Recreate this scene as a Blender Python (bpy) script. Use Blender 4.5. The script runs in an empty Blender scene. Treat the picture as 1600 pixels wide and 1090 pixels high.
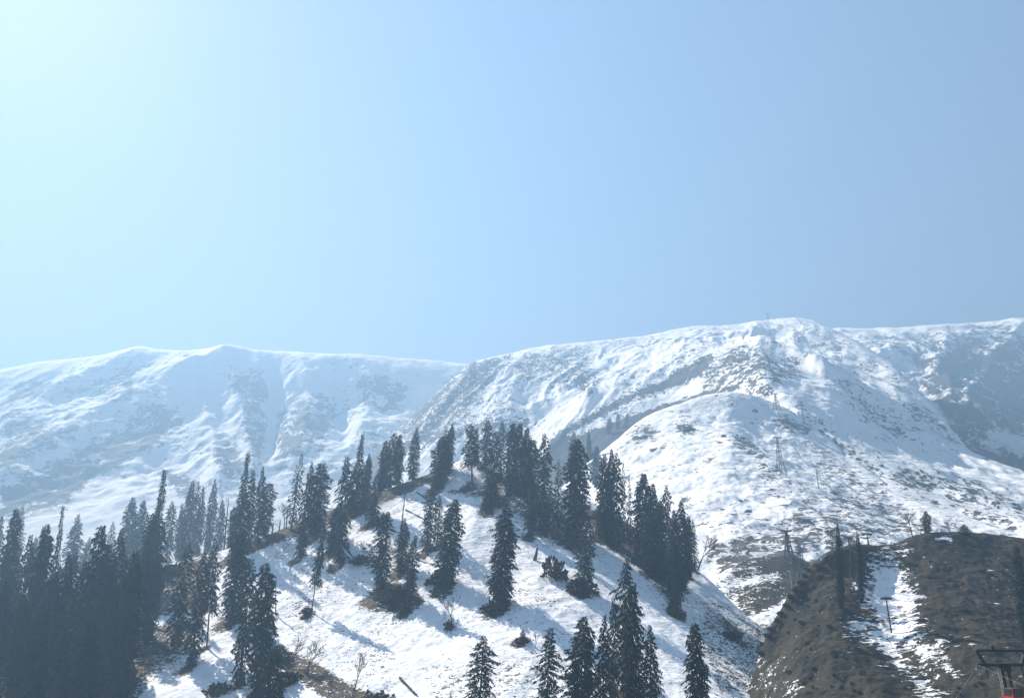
import bpy, bmesh, math, random
import numpy as np
from mathutils import Vector, Matrix

R = math.radians
SC = bpy.context.scene
COL = SC.collection

# ------------------------------------------------------------------ camera, sky, sun, exposure
F, PITCH = 1200.0, R(20.0)          # focal length in photo pixels (1600 wide), camera looks up 20 degrees
cam_d = bpy.data.cameras.new('camera')
cam_d.sensor_fit = 'HORIZONTAL'; cam_d.sensor_width = 36.0; cam_d.lens = F / 1600 * 36.0
cam_d.clip_start = 0.5; cam_d.clip_end = 20000
cam = bpy.data.objects.new('camera', cam_d); COL.objects.link(cam)
cam.location = (0, 0, 0); cam.rotation_euler = (R(90) + PITCH, 0, 0)
SC.camera = cam

SUN_AZ, SUN_EL = R(-43.0), R(42.0)   # azimuth from the view axis (+Y), minus = left
world = bpy.data.worlds.new('World'); SC.world = world; world.use_nodes = True
nt = world.node_tree; bg = nt.nodes['Background']
sky = nt.nodes.new('ShaderNodeTexSky'); sky.sky_type = 'NISHITA'; sky.sun_disc = False
sky.sun_elevation = SUN_EL; sky.sun_rotation = SUN_AZ
sky.altitude = 1000; sky.air_density = 1.0; sky.dust_density = 0.45; sky.ozone_density = 0.0
nt.links.new(sky.outputs['Color'], bg.inputs['Color']); bg.inputs['Strength'].default_value = 0.05
sun_d = bpy.data.lights.new('sun', 'SUN'); sun_d.energy = 5.0; sun_d.angle = R(0.5); sun_d.color = (1.0, 0.97, 0.93)
sun = bpy.data.objects.new('sun', sun_d); COL.objects.link(sun)
sdir = Vector((math.sin(SUN_AZ) * math.cos(SUN_EL), math.cos(SUN_AZ) * math.cos(SUN_EL), math.sin(SUN_EL)))
sun.rotation_euler = sdir.to_track_quat('Z', 'Y').to_euler()
vs = SC.view_settings
vs.view_transform = 'Standard'; vs.look = 'None'; vs.gamma = 1.0; vs.exposure = 1.86
HAZE_DENSITY, HAZE_COLOR, HAZE_ANISO = 0.00095, (0.236, 0.395, 0.605), 0.25
SC.cycles.use_denoising = True
SC.cycles.volume_bounces = 0
SC.cycles.max_bounces = 5; SC.cycles.diffuse_bounces = 2; SC.cycles.glossy_bounces = 1
SC.cycles.transparent_max_bounces = 4

# ------------------------------------------------------------------ helpers
cp, sp = math.cos(PITCH), math.sin(PITCH)
def ray(px, py):                       # photo pixel -> (X/Y, Z/Y) of the ray
    u = (np.asarray(px, float) - 800) / F; v = (545 - np.asarray(py, float)) / F
    Y = cp - v * sp
    return u / Y, (sp + v * cp) / Y
def at(px, py, d):                     # photo pixel at depth d (along +Y) -> point
    a, s = ray(px, py); return Vector((float(a) * d, d, float(s) * d))
def proj(X, Y, Z):
    zc = Y * cp + Z * sp; yc = -Y * sp + Z * cp
    zc = np.maximum(zc, 1e-3)
    return 800 + F * X / zc, 545 - F * yc / zc

def hash2(ix, iy, seed):
    h = (ix.astype(np.int64) * 374761393 + iy.astype(np.int64) * 668265263 + seed * 1442695041) & 0xFFFFFFFF
    h = ((h ^ (h >> 13)) * 1274126177) & 0xFFFFFFFF
    h = h ^ (h >> 16)
    return (h & 0xFFFF) / 65535.0
def vnoise(x, y, seed):
    ix = np.floor(x); iy = np.floor(y); fx = x - ix; fy = y - iy
    ix = ix.astype(np.int64); iy = iy.astype(np.int64)
    fx = fx * fx * fx * (fx * (fx * 6 - 15) + 10); fy = fy * fy * fy * (fy * (fy * 6 - 15) + 10)
    a = hash2(ix, iy, seed); b = hash2(ix + 1, iy, seed); c = hash2(ix, iy + 1, seed); e = hash2(ix + 1, iy + 1, seed)
    return (a * (1 - fx) + b * fx) * (1 - fy) + (c * (1 - fx) + e * fx) * fy
def fbm(x, y, seed, octv=5, gain=0.5, ridged=False):
    s = 0; amp = 1; tot = 0
    c, sn = math.cos(0.6), math.sin(0.6)
    for o in range(octv):
        n = vnoise(x, y, seed + o * 17)
        if ridged: n = 1 - np.abs(2 * n - 1)
        s = s + n * amp; tot += amp; amp *= gain
        x, y = (x * c - y * sn) * 2.03 + 11.3, (x * sn + y * c) * 2.03 + 7.7
    return s / tot
def inpoly(px, py, poly):
    r = np.zeros(px.shape, bool); n = len(poly); j = n - 1
    for i in range(n):
        xi, yi = poly[i]; xj, yj = poly[j]
        if yi != yj:
            c = ((yi > py) != (yj > py)) & (px < (xj - xi) * (py - yi) / (yj - yi) + xi)
            r ^= c
        j = i
    return r
def seg_dist(px, py, pts):
    best = np.full(px.shape, 1e9); side = np.zeros(px.shape)
    for (x0, y0), (x1, y1) in zip(pts[:-1], pts[1:]):
        dx, dy = x1 - x0, y1 - y0; L = dx * dx + dy * dy
        t = np.clip(((px - x0) * dx + (py - y0) * dy) / L, 0, 1)
        ex = px - (x0 + t * dx); ey = py - (y0 + t * dy)
        q = np.hypot(ex, ey); m = q < best
        best = np.where(m, q, best); side = np.where(m, dx * ey - dy * ex, side)
    return best, side
def poly_soft(px, py, poly, w):         # 1 inside, falls to 0 over w pixels outside
    d, _ = seg_dist(px, py, list(poly) + [poly[0]])
    return np.where(inpoly(px, py, poly), 0.5 + 0.5 * np.clip(d / w, 0, 1), 0.5 - 0.5 * np.clip(d / w, 0, 1))

def tag(o, label=None, cat=None, group=None, kind=None):
    if label: o['label'] = label
    if cat: o['category'] = cat
    if group: o['group'] = group
    if kind: o['kind'] = kind
    return o
def empty(name, loc, rz=0):
    o = bpy.data.objects.new(name, None); COL.objects.link(o)
    o.location = loc; o.rotation_euler = (0, 0, rz); o.empty_display_size = 0.5
    return o
def mesh_np(name, V, Fq, mat, smooth=False):
    V = np.asarray(V, np.float32); Fq = np.asarray(Fq, np.int32); k = Fq.shape[1]
    me = bpy.data.meshes.new(name)
    me.vertices.add(len(V)); me.vertices.foreach_set('co', V.ravel())
    me.loops.add(Fq.size); me.loops.foreach_set('vertex_index', Fq.ravel())
    me.polygons.add(len(Fq)); me.polygons.foreach_set('loop_start', np.arange(0, Fq.size, k, dtype=np.int32))
    me.polygons.foreach_set('use_smooth', np.full(len(Fq), smooth))
    me.materials.append(mat); me.update(calc_edges=True)
    return me
def link(name, me, parent=None, loc=(0, 0, 0)):
    o = bpy.data.objects.new(name, me); COL.objects.link(o); o.location = loc
    if parent is not None: o.parent = parent
    return o

class MB:                               # collects bars, boxes and tubes, builds ONE mesh
    def __init__(s): s.V = []; s.F = []; s.n = 0
    def ring(s, p, q, r0, r1, k=6, caps=True):
        p = Vector(p); q = Vector(q); d = (q - p)
        if d.length < 1e-6: return
        d.normalize(); up = Vector((0, 0, 1)) if abs(d.z) < 0.95 else Vector((1, 0, 0))
        a = d.cross(up).normalized(); b = d.cross(a)
        for (c, r) in ((p, r0), (q, r1)):
            for i in range(k):
                t = 2 * math.pi * (i + 0.5) / k
                v = c + a * (r * math.cos(t)) + b * (r * math.sin(t)); s.V.append(v[:])
        for i in range(k):
            j = (i + 1) % k
            s.F.append((s.n + i, s.n + j, s.n + k + j, s.n + k + i))
        if caps:
            s.F.append(tuple(s.n + i for i in range(k - 1, -1, -1))); s.F.append(tuple(s.n + k + i for i in range(k)))
        s.n += 2 * k
        return s
    def box(s, c, hx, hy, hz, rz=0, taper=1.0):
        c = Vector(c); M = Matrix.Rotation(rz, 3, 'Z')
        for sz in (-1, 1):
            t = taper if sz > 0 else 1.0
            for (x, y) in ((-1, -1), (1, -1), (1, 1), (-1, 1)):
                s.V.append((c + M @ Vector((x * hx * t, y * hy * t, sz * hz)))[:])
        n = s.n
        for f in ((3, 2, 1, 0), (4, 5, 6, 7), (0, 1, 5, 4), (1, 2, 6, 5), (2, 3, 7, 6), (3, 0, 4, 7)): s.F.append(tuple(n + i for i in f))
        s.n += 8
        return s
    def mesh(s, name, mat, smooth=False):
        me = bpy.data.meshes.new(name); me.from_pydata(s.V, [], s.F); me.materials.append(mat)
        if smooth:
            for p in me.polygons: p.use_smooth = True
        me.update(); return me
    def build(s, name, mat, parent=None, loc=(0, 0, 0), smooth=False):
        return link(name, s.mesh(name, mat, smooth), parent, loc)

# ------------------------------------------------------------------ materials
def nmat(name):
    m = bpy.data.materials.new(name); m.use_nodes = True
    t = m.node_tree; b = t.nodes['Principled BSDF']; b.inputs['Specular IOR Level'].default_value = 0.2
    return m, t, b
def N(t, typ, **kw):
    n = t.nodes.new(typ)
    for k, v in kw.items(): setattr(n, k, v)
    return n
def noise(t, vec, scale, detail=6, rough=0.6, dist=0.0):
    n = N(t, 'ShaderNodeTexNoise'); n.inputs['Scale'].default_value = scale; n.inputs['Detail'].default_value = detail
    n.inputs['Roughness'].default_value = rough; n.inputs['Distortion'].default_value = dist
    t.links.new(vec, n.inputs['Vector']); return n.outputs['Fac']
def mathn(t, op, a, b=None, c=None):
    n = N(t, 'ShaderNodeMath', operation=op)
    for i, v in enumerate((a, b, c)):
        if v is None: continue
        if isinstance(v, (int, float)): n.inputs[i].default_value = v
        else: t.links.new(v, n.inputs[i])
    return n.outputs[0]
def ramp(t, fac, stops):
    n = N(t, 'ShaderNodeValToRGB'); e = n.color_ramp.elements
    while len(e) < len(stops): e.new(0.5)
    for el, (p, c) in zip(e, stops): el.position = p; el.color = (c[0], c[1], c[2], 1)
    t.links.new(fac, n.inputs['Fac']); return n.outputs['Color']
def mixc(t, fac, a, b):
    n = N(t, 'ShaderNodeMix', data_type='RGBA')
    t.links.new(fac, n.inputs[0]) if not isinstance(fac, float) else setattr(n.inputs[0], 'default_value', fac)
    for v, i in ((a, 6), (b, 7)):
        if isinstance(v, tuple): n.inputs[i].default_value = (*v, 1)
        else: t.links.new(v, n.inputs[i])
    return n.outputs[2]

def terrain_mat(name, s, stretch=(1, 1, 1), rot=0.0, amp=2.4, ground=((0.045, 0.036, 0.024), (0.085, 0.066, 0.040), (0.13, 0.105, 0.07)),
                rock=(0.11, 0.11, 0.11), rockiness=0.5, bump=0.3, lo=0.46, hi=0.56, fleck=1.0):
    m, t, b = nmat(name)
    tc = N(t, 'ShaderNodeTexCoord').outputs['Object']
    mp = N(t, 'ShaderNodeMapping'); mp.inputs['Scale'].default_value = stretch; mp.inputs['Rotation'].default_value = (0, 0, rot)
    t.links.new(tc, mp.inputs['Vector']); vec = mp.outputs['Vector']
    at_ = N(t, 'ShaderNodeAttribute'); at_.attribute_name = 'bare'; bare = at_.outputs['Fac']
    n1 = noise(t, vec, s, 9, 0.68, 0.4)
    n2 = noise(t, vec, s * 0.13, 4, 0.55)
    n3 = noise(t, vec, s * 3.3, 4, 0.6)
    v = mathn(t, 'MULTIPLY_ADD', mathn(t, 'SUBTRACT', n1, 0.5), amp, bare)
    v = mathn(t, 'MULTIPLY_ADD', mathn(t, 'SUBTRACT', n2, 0.5), 0.55, v)
    v = mathn(t, 'MULTIPLY_ADD', mathn(t, 'SUBTRACT', n3, 0.5), fleck, v)
    mr = N(t, 'ShaderNodeMapRange', interpolation_type='SMOOTHSTEP'); mr.inputs['From Min'].default_value = lo; mr.inputs['From Max'].default_value = hi
    t.links.new(v, mr.inputs['Value']); mask = mr.outputs['Result']
    g = ramp(t, noise(t, vec, s * 0.5, 7, 0.65), [(0.3, ground[0]), (0.5, ground[1]), (0.72, ground[2])])
    pt = N(t, 'ShaderNodeMapRange', interpolation_type='SMOOTHSTEP'); pt.inputs['From Min'].default_value = 0.47; pt.inputs['From Max'].default_value = 0.66
    t.links.new(noise(t, tc, s * 0.12, 6, 0.62, 0.8), pt.inputs['Value'])
    g = mixc(t, mathn(t, 'MULTIPLY', pt.outputs['Result'], 0.55), g, ground[2])
    gr = ramp(t, noise(t, tc, s * 3.6, 8, 0.75), [(0.36, (0.35, 0.35, 0.33)), (0.52, (0.95, 0.95, 0.92)), (0.66, (1.9, 1.8, 1.6))])
    gm = N(t, 'ShaderNodeMix', data_type='RGBA', blend_type='MULTIPLY'); gm.inputs[0].default_value = 1.0
    t.links.new(g, gm.inputs[6]); t.links.new(gr, gm.inputs[7]); g = gm.outputs[2]
    rk = mathn(t, 'MULTIPLY', noise(t, vec, s * 0.21 + 0.003, 4, 0.6), rockiness * 1.6)
    g = mixc(t, rk, g, rock)
    sn = ramp(t, noise(t, vec, s * 0.4, 5, 0.6), [(0.3, (0.76, 0.78, 0.81)), (0.6, (0.87, 0.88, 0.90))])
    t.links.new(mixc(t, mask, sn, g), b.inputs['Base Color'])
    b.inputs['Roughness'].default_value = 0.85; b.inputs['Specular IOR Level'].default_value = 0.1
    bp = N(t, 'ShaderNodeBump'); bp.inputs['Strength'].default_value = bump; bp.inputs['Distance'].default_value = 0.6 / s
    hgt = mathn(t, 'MULTIPLY_ADD', mask, 0.25, noise(t, vec, s * 0.8, 6, 0.6))
    t.links.new(hgt, bp.inputs['Height']); t.links.new(bp.outputs['Normal'], b.inputs['Normal'])
    return m
def plain_mat(name, c1, c2, scale=1.0, rough=0.85, metal=0.0, spec=0.2):
    m, t, b = nmat(name)
    tc = N(t, 'ShaderNodeTexCoord').outputs['Object']
    t.links.new(ramp(t, noise(t, tc, scale, 5, 0.6), [(0.35, c1), (0.65, c2)]), b.inputs['Base Color'])
    b.inputs['Roughness'].default_value = rough; b.inputs['Metallic'].default_value = metal; b.inputs['Specular IOR Level'].default_value = spec
    return m
def foliage_mat(name, c1, c2):
    m, t, b = nmat(name)
    tc = N(t, 'ShaderNodeTexCoord').outputs['Object']
    oi = N(t, 'ShaderNodeObjectInfo')
    f = mathn(t, 'MULTIPLY_ADD', oi.outputs['Random'], 0.25, mathn(t, 'MULTIPLY', noise(t, tc, 0.7, 5, 0.65), 0.85))
    t.links.new(ramp(t, f, [(0.3, c1), (0.75, c2)]), b.inputs['Base Color'])
    b.inputs['Roughness'].default_value = 0.8; b.inputs['Specular IOR Level'].default_value = 0.1
    return m
M_FIR = foliage_mat('fir_foliage', (0.012, 0.022, 0.018), (0.034, 0.050, 0.032))
M_SHRUB = foliage_mat('shrub_foliage', (0.030, 0.027, 0.016), (0.075, 0.058, 0.034))
M_BARK = plain_mat('bark', (0.05, 0.042, 0.036), (0.11, 0.095, 0.08), 2.5)
M_DEAD = plain_mat('dead_wood', (0.055, 0.052, 0.05), (0.13, 0.12, 0.11), 2.0)
M_BARKD = plain_mat('dark_bark', (0.02, 0.018, 0.016), (0.045, 0.04, 0.035), 2.5)
M_PALE = plain_mat('pale_wood', (0.35, 0.31, 0.27), (0.55, 0.50, 0.44), 2.0)
M_TWIG = plain_mat('twig_wood', (0.07, 0.058, 0.05), (0.14, 0.12, 0.10), 2.0)
M_ROCK = plain_mat('rock', (0.07, 0.07, 0.072), (0.19, 0.185, 0.18), 0.8)
M_STEEL = plain_mat('galvanised_steel', (0.22, 0.24, 0.25), (0.32, 0.34, 0.35), 3.0, 0.5, 0.6, 0.5)
M_DSTEEL = plain_mat('weathered_steel', (0.016, 0.024, 0.024), (0.04, 0.05, 0.05), 3.0, 0.6, 0.3, 0.4)
M_RED = plain_mat('red_paint', (0.30, 0.018, 0.015), (0.36, 0.03, 0.022), 3.0, 0.35, 0.0, 0.5)
M_GLASS = plain_mat('dark_glass', (0.012, 0.015, 0.017), (0.022, 0.026, 0.028), 2.0, 0.12, 0.0, 0.6)
M_CABIN = plain_mat('dark_cabin_paint', (0.05, 0.045, 0.045), (0.09, 0.07, 0.065), 2.0, 0.45, 0.0, 0.4)
M_CABLE = plain_mat('cable_steel', (0.16, 0.175, 0.185), (0.24, 0.255, 0.265), 4.0, 0.5, 0.5, 0.5)

# ------------------------------------------------------------------ terrain sheets
FLOOR = -99.0
class Sheet: pass
def smooth1(y, k):
    if k < 2: return y
    w = np.hanning(k + 2)[1:-1]; w /= w.sum(); p = k // 2
    return np.convolve(np.pad(y, (p, k - 1 - p), mode='edge'), w, 'valid')
def sheet(name, curves, na, seg, a_rng, bumps=(), relief=None, bare=None, mat=None, soft=9):
    A = np.linspace(a_rng[0], a_rng[1], na)
    D = []; S = []
    for c in curves:
        if isinstance(c, tuple) and c[0] == 'rel':           # ('rel', base curve index, depth factor, drop in metres)
            D.append(D[c[1]] * c[2]); S.append((S[c[1]] * D[c[1]] + c[3]) / (D[c[1]] * c[2])); continue
        c = np.array(c, float); a, s = ray(c[:, 0], c[:, 1]); o = np.argsort(a)
        D.append(smooth1(np.interp(A, a[o], c[o, 2]), soft * 3)); S.append(smooth1(np.interp(A, a[o], s[o]), soft))
    D = np.array(D); D = np.where(D > 700, 700 + (D - 700) * 0.55, D); Z = np.array(S) * D
    T = np.concatenate([i + np.arange(n) / n for i, n in enumerate(seg)] + [np.array([len(seg)])])
    i = np.minimum(T.astype(int), len(seg) - 1); f = (T - i)[:, None]
    def cr(P):                                                # monotone-ish cubic between the curves
        dlt = P[1:] - P[:-1]
        m = np.zeros_like(P); m[0] = dlt[0]; m[-1] = dlt[-1]
        same = dlt[1:] * dlt[:-1] > 0
        m[1:-1] = np.where(same, 2 * dlt[1:] * dlt[:-1] / np.where(same, dlt[1:] + dlt[:-1], 1), 0)
        p0, p1, m0, m1 = P[i], P[i + 1], m[i], m[i + 1]
        return (2*f**3 - 3*f**2 + 1) * p0 + (f**3 - 2*f**2 + f) * m0 + (-2*f**3 + 3*f**2) * p1 + (f**3 - f**2) * m1
    Y = cr(D); Zs = cr(Z); X = Y * A[None, :]
    px, py = proj(X, Y, Zs)
    for (pts, amp, wl, wr) in bumps:
        d, side = seg_dist(px, py, pts)
        ex = 1.3 if amp > 0 else 2.0
        amp = amp * np.clip((len(seg) - 2 - T[:, None]) / 0.75, 0, 1)
        Zs = Zs + amp * np.where(side > 0, np.exp(-(d / wr) ** ex), np.exp(-(d / wl) ** ex))
    if relief is not None: Zs = Zs + relief(X, Y, px, py, T[:, None])
    Zs = np.maximum(Zs, FLOOR)
    px, py = proj(X, Y, Zs)
    nT = len(T)
    idx = np.arange(nT * na).reshape(nT, na)
    Q = np.stack([idx[:-1, :-1], idx[:-1, 1:], idx[1:, 1:], idx[1:, :-1]], -1).reshape(-1, 4)
    V = np.stack([X, Y, Zs], -1).reshape(-1, 3)
    me = mesh_np(name, V, Q, mat, True)
    b = np.clip(bare(X, Y, Zs, px, py, T[:, None] + 0 * X), 0, 1) if bare else np.zeros_like(X)
    sh = Sheet(); sh.me = me; sh.bare = b; sh.X, sh.Y, sh.Z, sh.px, sh.py, sh.T = X, Y, Zs, px, py, T[:, None] + 0 * X
    sh.ob = link(name, me); tag(sh.ob, kind='structure'); sh.ncrest = None
    return sh
def finish(sh):
    at_ = sh.me.attributes.new('bare', 'FLOAT', 'POINT'); at_.data.foreach_set('value', np.clip(sh.bare, 0, 1).astype(np.float32).ravel())
def hit(sh, x, y, tmax):                # the point of a sheet seen at photo pixel x, y (in front of its crest)
    q = (sh.px - x) ** 2 + (sh.py - y) ** 2 + np.where(sh.T > tmax, 1e6, 0)
    k = int(np.argmin(q)); return Vector((sh.X.flat[k], sh.Y.flat[k], sh.Z.flat[k]))
def paint(px, py, base, polys):
    b = base
    for (v, w, poly) in polys:
        s = poly_soft(px, py, poly, w); b = b * (1 - s) + v * s
    return b

# --- far range: the left skyline and the right-hand dark slope
far_crest = [(-500, 640, 2500), (-200, 598, 2550), (0, 578, 2600), (60, 566, 2600), (140, 560, 2600), (215, 547, 2600), (270, 551, 2600), (330, 550, 2600), (370, 548, 2600), (430, 552, 2600),
             (520, 556, 2600), (600, 560, 2650), (680, 566, 2700), (740, 572, 2700), (900, 590, 2700), (1150, 560, 2700), (1290, 520, 2600), (1340, 515, 2500), (1400, 513, 2450), (1480, 511, 2400), (1540, 506, 2400),
             (1600, 500, 2400), (1750, 492, 2400), (2100, 480, 2400)]
far_mid = [(-500, 720, 2150), (0, 655, 2200), (370, 625, 2250), (640, 640, 2300), (900, 680, 2300), (1340, 600, 2000), (1480, 600, 1950), (1600, 600, 1950), (2100, 590, 1900)]
far_low = [(-500, 800, 1750), (0, 740, 1800), (370, 720, 1850), (640, 730, 1850), (900, 780, 1850), (1340, 690, 1600), (1600, 700, 1550), (2100, 700, 1500)]
far_foot = [(-500, 880, 1350), (0, 830, 1400), (370, 815, 1450), (640, 830, 1450), (1340, 840, 1200), (1600, 830, 1150), (2100, 830, 1100)]
far_base = [(-500, 1060, 900), (0, 1010, 950), (370, 990, 1000), (640, 990, 1000), (1340, 990, 900), (2100, 990, 850)]
def far_relief(X, Y, px, py, T):
    k = np.where(X < 500, 0.45 * np.clip((460 - px) / 160, 0, 1) + 0.05, -0.15)
    w = (fbm(X / 260, Y / 260, 5, 3) - 0.5) * 240
    q = X - k * (Y - 1400) + w
    g = fbm(q / 300, (Y + w) / 640, 21, 4, 0.48, True) - 0.55
    n = fbm(X / 60, Y / 60, 33, 5) - 0.5
    am = np.clip((4.02 - T) / 0.9, 0.06, 1) * np.clip(T - 0.7, 0, 1)
    far_relief.g = g
    m = fbm(X / 18, Y / 18, 35, 4) - 0.5
    rt = np.clip((X - 500) / 200, 0, 1)
    return am * (g * (48 + 70 * rt) + n * (26 + 26 * rt) + m * (7 + 7 * rt))
FAR_BUMPS = [([(370, 548), (330, 575), (262, 612), (200, 650), (100, 705), (0, 760)], 42, 26, 46), ([(215, 547), (150, 592), (80, 640), (0, 690)], 30, 24, 34),
             ([(425, 575), (430, 640), (424, 690), (412, 720)], -26, 15, 15), ([(520, 590), (524, 640), (540, 690)], -22, 16, 16), ([(470, 575), (482, 640), (468, 705)], 22, 20, 24),
             ([(565, 572), (585, 630), (560, 690)], 20, 20, 26), ([(340, 560), (372, 640), (392, 730)], 24, 22, 28), ([(300, 600), (330, 690), (340, 760)], 18, 18, 26),
             ([(1600, 520), (1540, 580), (1520, 640), (1530, 700)], 26, 14, 22), ([(1480, 530), (1470, 590), (1495, 650)], 20, 14, 18), ([(1570, 600), (1590, 680)], -16, 12, 12)]
FAR_DARK = [  # dark areas: bare rock, with shaded slope faces painted in as ground colour
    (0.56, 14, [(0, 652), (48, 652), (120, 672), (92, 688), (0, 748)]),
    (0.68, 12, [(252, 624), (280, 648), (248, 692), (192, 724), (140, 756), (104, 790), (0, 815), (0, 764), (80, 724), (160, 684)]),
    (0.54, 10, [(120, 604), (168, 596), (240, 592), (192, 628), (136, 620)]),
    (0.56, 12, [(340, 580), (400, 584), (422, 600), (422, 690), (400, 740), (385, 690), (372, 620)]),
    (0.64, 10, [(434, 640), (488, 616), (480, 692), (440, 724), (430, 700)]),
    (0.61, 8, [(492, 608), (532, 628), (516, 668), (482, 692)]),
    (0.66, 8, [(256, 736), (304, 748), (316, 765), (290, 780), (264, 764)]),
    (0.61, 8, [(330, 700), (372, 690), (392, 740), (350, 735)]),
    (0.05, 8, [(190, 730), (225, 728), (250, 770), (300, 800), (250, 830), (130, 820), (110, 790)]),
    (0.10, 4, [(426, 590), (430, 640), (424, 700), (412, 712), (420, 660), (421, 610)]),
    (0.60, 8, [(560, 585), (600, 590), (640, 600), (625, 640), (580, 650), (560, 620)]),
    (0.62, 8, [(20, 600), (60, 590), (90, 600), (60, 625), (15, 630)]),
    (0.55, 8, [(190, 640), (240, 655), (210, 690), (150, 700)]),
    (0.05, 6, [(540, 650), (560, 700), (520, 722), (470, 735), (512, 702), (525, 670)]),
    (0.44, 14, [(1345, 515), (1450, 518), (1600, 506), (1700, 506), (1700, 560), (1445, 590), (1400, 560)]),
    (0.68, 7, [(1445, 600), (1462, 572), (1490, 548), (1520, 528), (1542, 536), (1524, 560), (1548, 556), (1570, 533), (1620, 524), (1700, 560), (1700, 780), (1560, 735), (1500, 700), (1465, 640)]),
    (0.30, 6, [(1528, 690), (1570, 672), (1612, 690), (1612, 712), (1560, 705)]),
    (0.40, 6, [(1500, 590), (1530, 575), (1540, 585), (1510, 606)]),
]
def far_bare_shade(X, Y, Z, px, py, T):
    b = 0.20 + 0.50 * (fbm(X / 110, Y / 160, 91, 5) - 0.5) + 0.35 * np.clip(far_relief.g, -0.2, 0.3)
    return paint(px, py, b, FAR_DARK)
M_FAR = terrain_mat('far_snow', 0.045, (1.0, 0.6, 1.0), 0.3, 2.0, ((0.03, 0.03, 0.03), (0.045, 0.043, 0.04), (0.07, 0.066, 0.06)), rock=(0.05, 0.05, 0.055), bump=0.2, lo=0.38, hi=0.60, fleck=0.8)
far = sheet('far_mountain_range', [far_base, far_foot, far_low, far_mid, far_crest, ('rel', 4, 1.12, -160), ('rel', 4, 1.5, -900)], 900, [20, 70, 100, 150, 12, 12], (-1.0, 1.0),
            bumps=FAR_BUMPS, relief=far_relief, bare=far_bare_shade, mat=M_FAR)

# --- main mountain: summit in the middle right
main_crest = [(300, 1000, 1500), (480, 800, 1600), (560, 730, 1700), (600, 690, 1750), (640, 652, 1800), (690, 606, 1860), (735, 566, 1900), (775, 557, 1920), (830, 546, 1950), (900, 540, 1950), (1000, 530, 1950), (1060, 518, 1950),
              (1130, 511, 1950), (1190, 504, 1950), (1240, 500, 1930), (1275, 506, 1900), (1300, 517, 1850), (1340, 536, 1700), (1400, 574, 1480), (1450, 626, 1260), (1500, 690, 1020), (1520, 711, 960), (1600, 741, 880), (1750, 790, 760), (2000, 850, 650)]
main_up = [(300, 1050, 1300), (560, 790, 1450), (690, 660, 1600), (775, 610, 1680), (900, 585, 1720), (1060, 560, 1720), (1190, 545, 1680), (1300, 560, 1520), (1400, 620, 1220), (1500, 716, 920), (1600, 760, 800), (1750, 805, 700), (2000, 870, 590)]
main_mid = [(300, 1100, 1100), (560, 850, 1250), (690, 740, 1380), (900, 640, 1480), (1060, 612, 1400), (1140, 608, 1120), (1190, 612, 920), (1240, 640, 810), (1300, 650, 850), (1400, 690, 900), (1500, 752, 760), (1600, 785, 690), (2000, 900, 500)]
main_low = [(300, 1150, 900), (560, 900, 1050), (690, 820, 1150), (900, 740, 1150), (1060, 710, 1000), (1190, 720, 740), (1300, 735, 670), (1400, 765, 610), (1500, 800, 560), (1600, 815, 530), (2000, 930, 420)]
main_foot = [(300, 1200, 700), (690, 950, 800), (900, 880, 700), (1060, 880, 560), (1190, 880, 440), (1300, 880, 410), (1400, 880, 400), (1600, 880, 400), (2000, 960, 340)]
def main_relief(X, Y, px, py, T):
    k = np.where(px < 1150, 0.5, -0.45)
    k = 0.5 - 0.95 / (1 + np.exp(-(px - 1160) / 60))
    w = (fbm(X / 170, Y / 170, 15, 4) - 0.5) * 160
    q = X - k * (Y - 1100) + w
    g = fbm(q / 210, (Y + w) / 450, 41, 5, 0.5, True) - 0.55
    n = fbm(X / 36, Y / 36, 53, 6) - 0.5
    am = np.clip((4.02 - T) / 1.1, 0.05, 1) * np.clip(T / 2.2, 0.10, 1)
    main_relief.g = g
    m = fbm(X / 11, Y / 11, 55, 4) - 0.5
    return am * (g * 66 + n * 10 + m * 3)
MAIN_BUMPS = [([(858, 690), (944, 638), (1030, 600), (1071, 575), (1150, 540), (1175, 530)], 26, 26, 60),
              ([(1215, 556), (1245, 565), (1290, 602), (1330, 640)], 13, 18, 30)]
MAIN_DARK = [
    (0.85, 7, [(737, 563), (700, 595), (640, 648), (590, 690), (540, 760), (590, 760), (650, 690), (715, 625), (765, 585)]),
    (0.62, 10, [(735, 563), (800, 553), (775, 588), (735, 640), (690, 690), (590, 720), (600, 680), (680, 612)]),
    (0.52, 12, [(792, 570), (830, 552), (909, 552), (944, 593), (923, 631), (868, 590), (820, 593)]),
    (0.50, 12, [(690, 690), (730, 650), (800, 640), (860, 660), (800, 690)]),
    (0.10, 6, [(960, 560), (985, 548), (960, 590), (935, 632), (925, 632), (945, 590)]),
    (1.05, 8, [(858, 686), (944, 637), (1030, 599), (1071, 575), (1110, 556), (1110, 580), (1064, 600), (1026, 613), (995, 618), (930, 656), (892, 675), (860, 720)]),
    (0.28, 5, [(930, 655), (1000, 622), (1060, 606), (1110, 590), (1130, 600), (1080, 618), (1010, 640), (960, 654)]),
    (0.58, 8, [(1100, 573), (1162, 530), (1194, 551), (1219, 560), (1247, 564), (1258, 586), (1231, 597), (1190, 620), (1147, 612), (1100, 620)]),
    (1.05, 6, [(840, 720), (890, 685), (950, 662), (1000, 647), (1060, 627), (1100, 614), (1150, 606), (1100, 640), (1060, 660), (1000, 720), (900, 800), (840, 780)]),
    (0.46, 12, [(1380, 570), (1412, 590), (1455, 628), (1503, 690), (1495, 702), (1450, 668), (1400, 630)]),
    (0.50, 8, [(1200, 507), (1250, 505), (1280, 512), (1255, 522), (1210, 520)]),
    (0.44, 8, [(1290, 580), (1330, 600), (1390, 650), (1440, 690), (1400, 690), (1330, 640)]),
    (0.45, 8, [(1430, 735), (1600, 770), (1600, 835), (1480, 830), (1400, 790), (1340, 740)]),
]
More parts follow.
